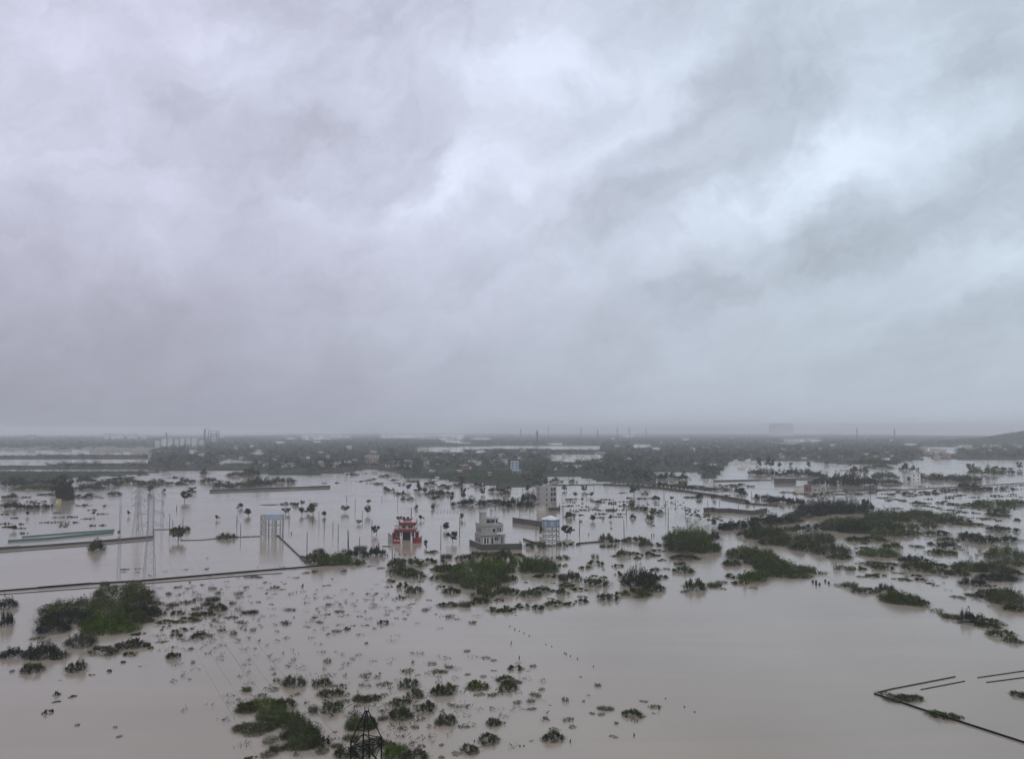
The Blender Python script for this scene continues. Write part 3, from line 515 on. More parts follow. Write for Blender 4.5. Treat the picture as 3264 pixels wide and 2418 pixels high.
def ordw(n):
    o = ['first','second','third','fourth','fifth','sixth','seventh','eighth','ninth','tenth','eleventh','twelfth','thirteenth','fourteenth','fifteenth','sixteenth','seventeenth','eighteenth','nineteenth']
    if n < 19: return o[n]
    n += 1; t = {2: 'twent', 3: 'thirt', 4: 'fort'}[n//10]; return t+'ieth' if n % 10 == 0 else t+'y-'+o[n % 10-1]

# ------------------------------------------------------------------ buildings
def place(px, py): g = G(px, py); return (g.x, g.y, 0)
def window(t, x0, y, z0, x1, z1, fm='white'):   # frame standing proud of the wall at y, pane set inside it
    m = MB(); w = .09
    m.box(x0-w, y-.09, z0-w, x1+w, y-.003, z0).box(x0-w, y-.09, z1, x1+w, y-.003, z1+w).box(x0-w, y-.09, z0+.001, x0, y-.003, z1-.001).box(x1, y-.09, z0+.001, x1+w, y-.003, z1-.001)
    if x1-x0 > 1.1: m.box((x0+x1)/2-.035, y-.085, z0+.002, (x0+x1)/2+.035, y-.052, z1-.002)
    f = m.obj('window', MT[fm], t); MB().box(x0+.002, y-.05, z0+.002, x1-.002, y-.004, z1-.002).obj('pane', MT['glass'], f); return f
def cyl_mesh(n=8): return MB().prism(0, 0, .5, .5, 0, 1, n)
# --- stepped grey house inside its own compound wall
def grey_house():
    g = place(1578, 1741); t = thing('stepped_house', g, 'unfinished grey stepped house with stair tower and white-framed balconies', 'house', None, R(19)); t.location.y += 1
    def B(n, m, *a): return block(n, m, t, *a)
    # local: x across the front, y back, z up ; front face at y=0, x from -5 to 4.6
    B('wall', 'wall', -5.2, .9, 0, 3.9, 8.6, 3.9)                          # ground floor
    B('floor_slab', 'wall', -5.35, .3, 3.9, 4.1, 8.75, 4.15)
    B('wall', 'wall', -4.9, 1.0, 4.15, 3.2, 8.4, 7.2)
    B('floor_slab', 'wall', -5.0, .7, 7.2, 3.5, 8.55, 7.4)
    B('parapet', 'wall', -5.0, .75, 7.4, 3.45, .93, 8.0); B('parapet', 'wall', -5.0, .95, 7.4, -4.85, 8.5, 8.0); B('parapet', 'wall', 3.3, .95, 7.4, 3.45, 8.5, 8.0)
    B('parapet', 'wall', -5.35, .32, 4.15, -1.0, .48, 4.9)
    B('wall', 'wall', -3.4, 3.4, 7.4, 2.4, 7.6, 9.6); B('roof_slab', 'wall', -3.6, 3.1, 9.6, 2.7, 7.8, 9.78)
    B('stair_tower', 'wall', -4.6, 2.2, 7.4, -2.6, 5.0, 12.0); B('roof_slab', 'wall', -4.75, 2.05, 12.0, -2.45, 5.15, 12.18)
    for x0, x1, z0, z1 in ((-3.9,-3.2,.9,3.0),(-2.8,-2.2,.9,3.0),(.0,1.5,1.9,3.2)): window(t, x0, .9, z0, x1, z1)
    B('door', 'glass', -1.2, .80, .3, -.4, .899, 3.0)
    for x in (-4.3, -3.05, -2.0, -.25, -1.35, 1.75): B('pilaster', 'white', x-.13, .72, 0, x+.13, .798, 3.5)
    # porch and balconies on the right; near-black panels paint in their shaded inside
    B('porch', 'glass', 2.1, .78, .7, 3.7, .898, 3.5); B('porch_slab', 'wall', 1.9, -.6, 3.55, 4.1, .28, 3.85); B('porch_floor', 'wall', 1.9, -.6, 0, 4.1, .70, .7)
    for x in (2.0, 2.9, 3.9): B('porch_post', 'white', x-.1, -.5, .72, x+.1, -.3, 3.54)
    B('balcony_recess_shade', 'glass', .8, .88, 4.4, 2.9, .99, 6.5); B('balcony_slab', 'wall', .6, -.1, 6.55, 3.3, .69, 6.75); B('balcony_rail', 'white', .6, -.1, 4.2, 3.3, .0, 5.0)
    for x in (.7, 1.5, 2.4, 3.2): B('balcony_post', 'white', x-.1, .0, 5.0, x+.1, .18, 6.54)
    window(t, -.7, 1.0, 5.0, .3, 6.2)
    window(t, -2.3, 3.4, 8.1, .9, 9.2); window(t, 1.2, 3.4, 8.1, 2.0, 9.2)
    for x in (1.05, 2.2): B('pillar', 'white', x-.09, 3.2, 7.42, x+.09, 3.29, 9.58)
    for z in (1.4, 4.9):
        for y in (2.2, 4.2, 6.2): B('window', 'glass', (-5.26 if z < 4 else -4.96), y, z, (-5.203 if z < 4 else -4.903), y+.8, z+1.4)
    for x, y in ((1.0, 4), (1.9, 4.3), (-2.7, 2.4)): t2 = MB().bar((x, y, 9.7 if x > 0 else 12), (x, y, 12.4 if x > 0 else 16.2), .05); t2.obj('rod', MT['galv'], t)
grey_house()
def wall_run(name, pts, h, th, m, label, cat, group=None, cap=None):
    t = thing(name, pts[0], label, cat, group); o = Vector(pts[0])
    for a, b in zip(pts, pts[1:]):
        a, b = Vector(a)-o, Vector(b)-o; n = max(1, int((b-a).length/12))
        for i in range(n):   # panels between piers
            p, q = a.lerp(b, i/n), a.lerp(b, (i+1)/n); d = (q-p); Lh = d.length; an = math.atan2(d.y, d.x); hh = h*random.uniform(.80, 1.15)
            part('wall_panel', _wp(m), t, (p+q)/2, (Lh*.998, th, hh), (0, 0, an))
            if cap: part('coping', _wp(cap), t, (p+q)/2+Vector((0, 0, hh)), (Lh*.998, th*1.3, .10), (0, 0, an))
    return t
def _wp(m):
    if m not in _ub: _ub[m] = UB.mesh('block_'+m, MT[m])
    return _ub[m]
g4 = lambda *P: [tuple(G(x, y)) for x, y in P]
wall_run('compound_wall', g4((1497,1738),(1536,1753),(1663,1750),(1657,1740)), 2.0, .25, 'dwall', 'dark wet compound wall round the stepped grey house', 'wall', cap='conc')
wall_run('compound_wall', g4((1634,1665),(1734,1679),(1736,1664)), 2.1, .25, 'dwall', 'dark compound wall corner behind the blue water tower, half overgrown', 'wall', cap='conc')
wall_run('compound_wall', g4((1748,1628),(1785,1626),(1784,1614)), 2.0, .25, 'dwall', 'dark brown wall in front of the four-storey pale block', 'wall')
wall_run('compound_wall', g4((1668,1720),(1700,1731),(1738,1733)), .9, .3, 'dwall', 'low wall with pale top left of the blue water tower', 'wall', cap='white')
wall_run('compound_wall', g4((2243,1632),(2275,1630),(2290,1634),(2330,1633),(2400,1640),(2445,1632)), 2.4, .3, 'dwall', 'long dark compound wall behind the rounded green thicket', 'wall', cap='conc')
wall_run('submerged_wall', g4((-60,1889),(290,1861),(450,1852),(820,1820),(1090,1798)), .42, .3, 'steel', 'long black wall top crossing the flood behind the big dark thicket', 'wall')
wall_run('submerged_wall', g4((-60,1899),(290,1873),(450,1861),(820,1831),(900,1826)), .16, .25, 'dwall', 'thin dark strip added as the reflection of the long black wall', 'wall')  # low strip added in place of the long wall's mirror image
wall_run('submerged_wall', g4((-60,1756),(300,1730),(490,1713)), .85, .3, 'dwall', 'purplish brown wall top below the teal fence', 'wall', cap='conc')
wall_run('submerged_wall', g4((-60,1765),(300,1738),(486,1722)), .18, .3, 'dwall', 'thin dark strip added as the reflection of the purplish brown wall', 'wall')  # added strip that draws the wall's reflection as geometry
wall_run('submerged_wall', g4((488,1712),(489,1693)), 1.5, .3, 'post', 'short dark wall end closing the purplish brown wall', 'wall')
wall_run('submerged_wall', g4((492,1688),(545,1687),(575,1688),(577,1722),(640,1721),(690,1716),(745,1712),(830,1709)), .25, .25, 'dwall', 'faint low wall stepping past the leaning tree to the frame tower', 'wall')
wall_run('teal_fence_and_reflection', g4((25,1727),(150,1719),(362,1698)), .75, .12, 'teal', 'teal strip added as the reflection of the sheet fencing at left', 'fence')  # second row added as the fence's reflection, which the rough water loses
wall_run('teal_fence_and_reflection', g4((70,1712),(200,1702),(365,1690)), .6, .12, 'teal', 'teal sheet fencing in the flood at left', 'fence')
wall_run('submerged_wall', g4((668,1566),(860,1559),(1053,1552)), 1.2, .3, 'dwall', 'far straight dark wall, rear one of a parallel pair', 'wall', cap='conc')
wall_run('submerged_wall', g4((668,1572),(860,1566),(1053,1558)), .35, .3, 'dwall', 'far straight low wall, front one of a parallel pair', 'wall')
wall_run('submerged_wall', g4((884,1706),(920,1740),(975,1793)), .45, .35, 'dwall', 'diagonal broken wall from the frame tower to the bush bank', 'wall')
wall_run('submerged_wall', g4((2786,2211),(2966,2270),(3176,2338),(3330,2388)), .30, .16, 'steel', 'black wall top slanting to the bottom right corner', 'wall')
wall_run('submerged_wall', g4((2800,2206),(2850,2194),(3045,2156)), .17, .14, 'post', 'thin brown wall top running right from the wall corner', 'wall')
wall_run('submerged_wall', g4((2935,2197),(3075,2170)), .13, .14, 'post', 'thin short wall top in front of the brown one by the corner', 'wall')
wall_run('submerged_wall', g4((3116,2159),(3330,2128)), .15, .16, 'post', 'thin wall top at the right edge, rear of two', 'wall')
wall_run('submerged_wall', g4((3144,2174),(3330,2150)), .12, .14, 'post', 'thin wall top at the right edge, front of two', 'wall')
wall_run('submerged_wall', g4((1840,1733),(1925,1726)), .5, .3, 'post', 'black low wall between the blue water tower and the hedge', 'wall')
wall_run('submerged_wall', g4((2785,1566),(2900,1560),(2950,1557),(3100,1549),(3264,1540)), .5, .4, 'dwall', 'straight dark dyke wall below the white flat-roofed building', 'wall')
wall_run('submerged_wall', g4((1690,1549),(1800,1546),(1930,1544)), .6, .3, 'dwall', 'low dark wall in the water above the four-storey pale block', 'wall')
wall_run('submerged_wall', g4((2400,1531),(2460,1531)), .8, .3, 'dwall', 'short dark wall left of the grey shed', 'wall')
wall_run('submerged_wall', g4((2525,1528),(2610,1530)), .8, .3, 'dwall', 'short dark wall right of the grey shed', 'wall')
wall_run('submerged_wall', g4((2650,1567),(2860,1558)), .5, .3, 'steel', 'black wall line behind the tall palms', 'wall')
wall_run('submerged_wall', g4((2070,1545),(2160,1550),(2260,1562)), 1.0, .4, 'dwall', 'dark wall behind the embankment at the wood edge', 'wall')
wall_run('submerged_wall', g4((2300,1591),(2380,1606),(2480,1612)), .8, .4, 'dwall', 'dark wall running right from the end of the embankment', 'wall')
wall_run('submerged_wall', g4((2275,1534),(2420,1531)), 1.0, .4, 'dwall', 'dark wall line in the far pond right of the woods', 'wall')
# embankment with white posts
em = [G(x, y) for x, y in ((1925,1546),(2010,1550),(2110,1558),(2200,1570),(2300,1585),(2385,1600))]
ev, ef = [], []
for p in em: ev += [(p.x-1, p.y+3.2, 0), (p.x, p.y+1.6, 1.3), (p.x, p.y+.4, 1.3), (p.x+1, p.y-1.6, 0)]
for i in range(len(em)-1):
    for k in range(3): a = i*4+k; ef.append((a, a+1, a+5, a+4))
me = bpy.data.meshes.new('embankment'); me.from_pydata(ev, [], ef); me.materials.append(MT['soil']); me.update(); link('embankment', me)['kind'] = 'structure'
pm_ = MB().prism(0, 0, .16, .16, 0, 1, 6).mesh('post', MT['wpost']); pd_ = MB().prism(0, 0, .13, .10, 0, 1, 6).mesh('post', MT['post']); pg_ = MB().prism(0, 0, .13, .08, 0, 1, 6).mesh('pole', MT['galv']); pk_ = MB().prism(0, 0, .12, .08, 0, 1, 6).mesh('pole', MT['post'])
k = 0
for a, b in zip(em, em[1:]):
    n = 6 if k < 12 else 7
    for i in range(n):
        p = a.lerp(b, i/n); o = link('guard_post', pm_); o.location = (p.x, p.y+1.0, 1.25); o.scale = (1.6, 1.6, 1.5); tag(o, '%s white guard post from the left along the embankment' % ordw(k), 'post', 'white guard posts along the embankment'); k += 1
# --- red house
def red_house():
    t = thing('red_house', place(1287, 1723), 'flooded dark red and cream house with stacked roof terraces', 'house', None, R(4)); t.location.y += 3
    def B(n, m, *a): return block(n, m, t, *a)
    B('wall', 'red', -3.9, 0, 0, 3.9, 7.5, 3.4); B('wing', 'red', -4.9, 1.0, 0, -3.91, 6.5, 2.7); B('wing_roof', 'cream', -5.1, .9, 2.7, -3.92, 6.6, 2.85); B('wing', 'red', 3.91, 1.4, 0, 5.2, 6.5, 2.5); B('wing_roof', 'red', 4.32, 1.3, 2.5, 5.35, 6.6, 2.65); B('canopy', 'red', -4.2, -1.6, 3.4, 4.3, 7.7, 3.75)
    B('canopy', 'red', -1.9, -2.3, 3.2, 4.4, -1.61, 3.55)
    for x in (-1.6, -.9, 2.5, 3.9): B('porch_column', 'white', x-.16, -2.1, 0, x+.16, -1.78, 3.19)
    B('porch_opening', 'glass', -.6, -.06, .2, 2.3, -.003, 3.0); window(t, 2.9, 0, 1.2, 3.6, 2.6); window(t, -3.2, 0, 1.2, -1.4, 2.6)  # porch_opening is a flat panel, coloured dark for the shaded inside
    B('parapet', 'red', -4.1, -1.5, 3.76, 4.2, -1.34, 4.35)
    for i in range(9): B('baluster', 'cream', -4.0+i*1.0, -1.56, 3.78, -3.88+i*1.0, -1.503, 4.3)
    B('wall', 'cream', -1.9, 2.2, 3.76, 3.8, 7.3, 5.4); window(t, -1.2, 2.2, 4.2, .2, 5.2); window(t, 1.2, 2.2, 4.2, 2.8, 5.2)
    B('canopy', 'red', -2.4, 1.5, 5.4, 4.2, 7.6, 5.65); B('parapet', 'red', -2.4, 1.5, 5.66, 4.2, 1.68, 6.5); B('parapet', 'red', -2.4, 1.70, 5.66, -2.22, 7.6, 6.9); B('parapet', 'red', 4.02, 1.70, 5.66, 4.2, 7.6, 6.5); B('coping', 'cream', -2.45, 1.45, 6.51, 4.25, 1.73, 6.57)
    B('stair_room', 'cream', -1.0, 4.0, 5.66, 2.0, 6.6, 7.4); B('canopy', 'red', -1.8, 3.3, 7.4, 2.8, 7.1, 7.6)
    for x in (-.6, .9): B('water_drum', 'steel', x-.4, 4.8, 7.61, x+.4, 5.6, 8.3)
    B('wall', 'cream', -4.0, 2.0, 3.76, -2.4, 6.5, 5.6); B('roof_slab', 'white', -4.1, 1.9, 5.6, -2.31, 6.6, 5.75)
    w = thing('red_compound_wall', place(1287, 1731), 'dark red front compound wall with a gate gap before the red house', 'wall')
    for a in ((-4.1, 0, 0, -1.2, .3, 1.7), (3.2, .6, 0, 6.0, .9, 2.0), (5.71, .91, 0, 6.0, 7, 2.0), (-4.1, .31, 0, -3.8, 1.2, 1.7)): block('wall_panel', 'red', w, *a)
    for x in (-1.15, 2.9): block('gate_pillar', 'white', w, x-.2, 0, 0, x+.25, .4, 2.6)
    for x in (-3.7, -2.5): block('panel_frame', 'white', w, x, -.05, .9, x+.9, -.003, 1.2)
    w2 = thing('side_wall', place(1250, 1731), 'pale grey side wall left of the red house', 'wall', None, R(0))
    part('wall_panel', _wp('wall'), w2, (-1.35, 4.2, 0), (9.0, .3, 2.6), (0, 0, R(107))); part('coping', _wp('red'), w2, (-1.35, 4.2, 2.6), (9.0, .4, .2), (0, 0, R(107)))
    b = MB().box(-1.6, -.25, 0, 1.6, .25, .25).obj('floating_plank', MT['dwall']); b.location = place(1232, 1741); tag(b, 'dark plank afloat at the left corner of the red house', 'plank')
red_house()
# --- four storey block
def tall_block():
    t = thing('apartment_block', place(1748, 1619), 'four-storey pale concrete block with stacked balconies', 'building', None, R(12)); t.location.y += 2
    def B(n, m, *a): return block(n, m, t, *a)
    for i in range(4):
        z = i*2.85; B('wall', 'wall', -4.6, 0, z, 4.5, 8, z+2.65); B('floor_slab', 'wall', -4.7, -.12, z+2.65, 4.6, 8.1, z+2.85)
        if i: B('balcony_recess_shade', 'glass', 1.5, -.06, z+.5, 4.1, -.003, z+2.3); B('balcony_slab', 'wall', 1.3, -1.1, z-.1, 4.4, -.13, z+.05); B('balcony_rail', 'wall', 1.3, -1.1, z+.06, 4.4, -1.0, z+.7); B('balcony_post', 'white', 2.4, -.95, z+.06, 2.6, -.80, z+2.6)  # flat dark panel stands for the shade in each balcony recess
        window(t, -1.2, 0, z+.9, -.4, z+2.1); B('window', 'glass', -4.66, 3, z+.9, -4.603, 4, z+2.1); B('window', 'glass', -4.66, 5.5, z+.9, -4.603, 6.3, z+2.1)
    B('parapet', 'wall', -4.7, -.12, 11.41, 1.1, .03, 12.1); B('parapet', 'wall', -4.7, .04, 11.41, -4.55, 8.0, 12.1); B('water_tank', 'glass', -4.0, 4, 11.41, -2.6, 5.4, 12.9); B('corner_strip', 'white', 4.61, -.1, 0, 4.8, .4, 11.4)
    s = thing('shed', place(1729, 1626), 'small cream outbuilding at the left foot of the four-storey block', 'shed', None, R(10)); block('wall', 'cream', s, -2, 0, 0, 1.6, 4, 1.8); block('roof', 'wall', s, -2.2, -.2, 1.8, 1.8, 4.2, 2.0)
    s = thing('gate_shelter', place(1790, 1622), 'pale gate shelter right of the four-storey block', 'shelter', None, R(10)); block('roof', 'white', s, -1.6, -.5, 2.2, 1.8, 2, 2.4)
    for x in (-1.3, 1.4): block('post', 'cream', s, x-.15, 0, 0, x+.15, .3, 2.2)
tall_block()
# --- water towers
def tower_blue():
    t = thing('water_tower', place(1761, 1741), 'blue octagonal water tank under a white roof on concrete legs', 'water tower', None, R(8))
    o = MB().prism(0, 3.2, 3.3, 3.3, 7.0, 9.5, 8).obj('tank', MT['blue'], t)
    for i in range(8):
        a = 2*math.pi*i/8+math.pi/8*0; part('tank_panel', _wp('pale'), t, (3.10*math.cos(a), 3.2+3.10*math.sin(a), 7.3), (.10, 1.1, 1.9), (0, 0, a))
    MB().prism(0, 3.2, 3.7, .12, 9.72, 10.9, 8).obj('roof', MT['white'], t); MB().prism(0, 3.2, 3.72, 3.72, 9.5, 9.718, 8).obj('roof_rim', MT['white'], t); MB().prism(0, 3.2, 3.5, 3.5, 6.7, 6.998, 8).obj('base_ring', MT['conc'], t)
    for x, y in ((-2.5, .8), (2.6, .8), (-2.5, 5.6), (2.6, 5.6), (.1, .6)): block('leg', 'conc', t, x-.2, y-.2, 0, x+.2, y+.2, 6.7)
    for z in (1.4, 3.2, 5.0):
        for q in ((-2.2, .65, .95-.14, 2.3), ): pass
        block('tie_beam', 'conc', t, .4, .66, z, 2.3, .94, z+.34); block('tie_beam', 'conc', t, -2.2, .66, z, -.2, .94, z+.28); block('tie_beam', 'conc', t, -2.2, 5.46, z, 2.3, 5.74, z+.3); block('tie_beam', 'conc', t, 2.46, 1.1, z, 2.74, 5.3, z+.3); block('tie_beam', 'conc', t, -2.64, 1.1, z, -2.36, 5.3, z+.3)
    for i in range(3):
        a, b = (-2.2, -.25) if i % 2 else (-.25, -2.2); MB().bar((a, .4, 1.0+i*1.8), (b, .4, 2.8+i*1.8), .16).obj('stair_flight', MT['conc'], t)
    block('stair_post', 'conc', t, -1.3, .2, 0, -1.12, .38, 6.6)
tower_blue()
def tower_frame():
    t = thing('water_tower', place(862, 1714), 'pale water tank on an open concrete frame with a stair tower', 'water tower', None, R(3))
    block('tank', 'pale', t, -2.0, .2, 6.9, 3.9, 5.4, 8.9)
    for x in (-1.2, .7, 2.4): block('tank_panel', 'conc', t, x, .14, 7.2, x+.9, .197, 7.7)
    block('tank_roof', 'pale', t, -2.2, 0, 8.9, 4.1, 5.6, 9.05)
    for x, y in ((-1.9,.4),(.55,.4),(1.35,.4),(3.7,.4),(-1.9,5.2),(1.0,5.2),(3.7,5.2)): block('leg', 'conc', t, x-.22, y-.22, 0, x+.22, y+.22, 6.9)
    for z in (1.1, 2.3, 3.3, 4.9, 5.6): block('tie_beam', 'conc', t, -1.66, .30, z, .32, .50, z+.2); block('tie_beam', 'conc', t, 1.58, .30, z, 3.47, .50, z+.2); block('tie_beam', 'conc', t, .78, .31, z, 1.12, .49, z+.19)
    for z in (1.7, 4.2): block('tie_beam', 'conc', t, -1.67, 5.1, z, 3.46, 5.3, z+.2)
    for x, y in ((-4.1, .5), (-2.6, .5), (-4.1, 2.6), (-2.6, 2.6)): block('stair_post', 'conc', t, x-.13, y-.13, 0, x+.13, y+.13, 8.9)
    for i in range(6):
        a, b = (-3.94, -2.76) if i % 2 else (-2.76, -3.94); MB().bar((a, 1.2, .6+i*1.4), (b, 1.2, 2.0+i*1.4), .26).obj('stair_flight', MT['conc'], t); block('landing', 'conc', t, -3.93, .45, 1.9+i*1.4, -2.77, 2.6, 2.05+i*1.4)
tower_frame()
# --- the dark block far left, white building right, sheds, huts and village houses
def house(px, py, w, h, mname, label, cat='house', name='house', depth=None, fl=None, roof='wall', win=True, rz=None, group=None, z0=0.0):
    pm = ppm(py); W_, H_ = w/pm, h/pm; D_ = depth or max(4, W_*.7); t = thing(name, place(px, py), label, cat, group, R(random.uniform(-14, 14)) if rz is None else rz)
    block('wall', mname, t, -W_/2, 0, 0, W_/2, D_, H_); block('roof_slab', roof, t, -W_/2-.25, -.3, H_, W_/2+.25, D_+.25, H_+.22)
    if win and w > 9:
        fl = fl or max(1, round(H_/3.0)); nx = max(2, int(W_/3.2)); fh = H_/fl
        for f in range(fl):
            for i in range(nx):
                x = -W_/2+W_*(i+.5)/nx; z = f*fh+fh*.3; block('window', 'glass', t, x-.5, -.06, z, x+.5, -.003, z+fh*.4)
    return t
t = house(2920, 1533, 32, 24, 'white', 'white flat-roofed building beside the far dyke', 'building', 'white_building', 8, rz=R(10))
pmw = ppm(1533); block('stair_room', 'white', t, -1, 2, 6.5, 1.2, 5, 8.6); block('porch', 'cream', t, -8.2, .5, 0, -4.3, 5.5, 4.6); block('porch_opening', 'glass', t, -7.8, .42, .5, -5.0, .497, 3.6)
house(182, 1600, 9, 8, 'yellow', 'tiny yellow hut at the foot of the tall dark tree clump', 'hut', 'hut', win=False)
house(2505, 1539, 62, 15, 'dwall', 'long low grey shed standing in the far pond', 'shed', 'shed', 8, win=False)
house(2549, 1562, 28, 12, 'cream', 'cream ruined hut with broken brick side at mid right', 'hut', 'hut', win=False); house(2577, 1566, 20, 20, 'brick', 'raw brick hut with dark roof, left of the white post', 'hut', 'hut', roof='dwall'); house(2605, 1568, 26, 13, 'wall', 'roofless hut of grey pillars beside the raw brick hut', 'hut', 'hut')
house(2682, 1545, 23, 13, 'white', 'small white hut before the dark grove', 'hut', 'hut'); house(2705, 1545, 11, 13, 'cream', 'narrow cream hut joined to the small white hut', 'hut', 'hut'); house(2723, 1545, 20, 12, 'white', 'low white hut right of the narrow cream one', 'hut', 'hut')
for a in [(2588,1540,22,8,'dwall','dark shed roof behind the raw brick hut'),(2620,1508,9,7,'white','tiny white hut on the far flooded plain'),(2700,1500,30,3,'white','flat white roof among far ponds'),(2760,1500,26,6,'wall','grey flat-roofed hut before the far tree band')]: house(a[0], a[1], a[2], a[3], a[4], a[5], 'hut', 'hut', win=False)
VH = [(1022,1484,16,12,'cream','cream two-storey house at the left end of the village edge'),(1043,1468,14,14,'wall','grey house tucked in trees above the cream pair'),(922,1486,20,9,'cream','pair-gabled cream house by the left water edge'),(845,1462,12,4,'white','small white roof deep in the left woods'),(874,1464,14,4,'white','second small white roof deep in the left woods'),
 (815,1446,32,4,'white','long pale roof strip far in the left woods'),(1068,1486,16,8,'wall','grey hut between the two village houses at left'),(1183,1473,44,18,'pink','wide pinkish two-storey house with banded terraces'),(1112,1430,14,9,'white','lone white house high in the middle woods'),(1255,1484,30,12,'pink','pinkish low house right of the wide terraced one'),(1300,1480,26,10,'wall','grey low house beside the pinkish one'),
 (1358,1488,16,16,'pink','narrow pink house with dark doorway'),(1350,1437,36,9,'cream','cream houses cluster on the ridge of the woods'),(1422,1442,26,9,'cream','low cream row left of the far flood strip'),(1476,1496,28,12,'brick','orange-red brick house in the central woods'),(1445,1452,10,5,'white','tiny white house under the cream row'),(1562,1512,10,6,'cream','cream hut at the green scrub edge'),
 (1600,1456,20,8,'cream','cream house behind the blue-walled pair'),(1612,1476,18,12,'white','white house with dark doorway, centre woods'),(1640,1494,26,20,'pale','pale blue house with stepped roof'),(1590,1466,14,8,'wall','grey wall stub by the cream house'),(1665,1437,14,4,'white','pale roof in the woods above the stepped roof'),(1733,1555,10,6,'yellow','tiny yellow hut at the water edge'),(1839,1488,24,5,'cream','cream low roof right of centre woods'),
 (1770,1497,8,7,'white','tiny white shed by the round clumps'),(2208,1436,16,8,'white','white house in the right-hand woods'),(2248,1428,18,5,'pink','pinkish roof in the right-hand woods'),(2290,1424,12,4,'white','white roof right of the pinkish one'),(2110,1522,20,6,'white','white wreck by the pond left of the green mound'),(2180,1478,5,4,'white','white speck of a shed in the right-hand woods'),
 (2530,1406,40,6,'white','white roofs row high in the right woods'),(2590,1404,22,4,'white','white shed roof right of the roofs row'),(2656,1420,20,5,'white','white roof in the far right woods'),(2616,1430,14,4,'cream','cream roof under the far white one'),(2490,1446,10,3,'white','small white roof over the far pond'),(2948,1433,20,8,'pink','pinkish house on the right-hand slope'),(2962,1446,22,7,'wall','grey terraces below the pinkish slope house'),
 (3000,1444,40,12,'cream','wide cream house cluster on the right slope'),(3020,1456,24,9,'pink','pink house at the foot of the slope'),(2990,1460,18,8,'wall','grey house at the foot of the slope'),(3090,1428,26,8,'cream','cream house under the hill'),(3110,1432,16,6,'yellow','yellowish hut under the hill'),(3150,1422,24,5,'white','long white roof under the hill'),(3182,1424,20,6,'cream','cream roof right of the long white one'),(3250,1424,22,6,'white','white house at the hill foot by the right edge'),
 (1393,1525,12,4,'white','white tin roof at the green scrub edge'),(1384,1536,14,7,'white','white boat-like roof in the water by the green scrub'),(1465,1501,16,3,'white','pale tin roof beside the brick house'),(1378,1500,18,3,'white','pale tin strip left of the brick house'),(1648,1508,26,8,'blue','blue walled yard in front of the pale blue house')]
for px, py, w, h, m, lb in VH: house(px, py+3, w, h*1.25+2, m, lb, 'house', 'house', roof='cream' if m in ('pink','brick') else 'white')
# settlement gap: row of white houses in the woods
for i in range(14):
    x = 1750+i*11.5+random.uniform(-2, 2); y = 1460+random.uniform(-3, 6)-(i/14)*6; house(x, y, random.uniform(7, 11), random.uniform(6, 12), random.choice(['white', 'cream', 'wall']), '%s pale house from the left in the crowded row in the clearing' % ordw(i), 'house', 'village_house', win=False, group='pale houses in the clearing')
for i in range(12):
    x = 2340+i*7+random.uniform(-2, 2); y = random.choice([1470, 1478, 1488, 1496])+random.uniform(-2, 2); house(x, y, random.uniform(10, 20), random.uniform(4, 8), random.choice(['white', 'cream', 'white']), '%s white low house from the left in the flooded settlement at the wood edge' % ordw(i), 'house', 'village_house', win=False, group='white houses in the flooded settlement', roof='white')
for i in range(80):
    y = random.uniform(1398, 1496); x = random.uniform(640, 3230) if y < 1465 else random.uniform(820, 2080)
    if any(inside(g, np.array([x]), np.array([y]))[0] for g in GAPS[:4]): continue
    house(x, y+2, random.uniform(6, 20)*(.6+(y-1390)/150), random.uniform(3, 8)*(.7+(y-1390)/120), random.choice(['white', 'cream', 'wall', 'wall', 'pink']), 'tiny pale house half hidden among the far woods', 'house', 'village_house', win=False, group='pale houses scattered in the far woods', roof=random.choice(['white', 'wall']))
rs = []
def far_roofs(poly_rows, n, hm=6):
    for _ in range(n):
        x0, x1, y0, y1 = random.choice(poly_rows); px, py = random.uniform(x0, x1), random.uniform(y0, y1); g = G(px, py); w = random.uniform(10, 34); rs.append((g.x-w/2, g.y, 0, g.x+w/2, g.y+8, hm*random.uniform(.6, 1.4)))
far_roofs([(960,1110,1392,1402),(1210,1470,1390,1400),(1330,1480,1394,1402)], 60, 7); far_roofs([(300,600,1434,1445)], 14, 4); far_roofs([(0,480,1428,1440)], 26, 4); far_roofs([(2450,2620,1396,1410),(1700,2000,1386,1396),(2020,2200,1384,1394)], 40, 6)
b = MB()
for q in rs: b.box(*q)
o = b.obj('distant_town', MT['wall']); o['kind'] = 'stuff'
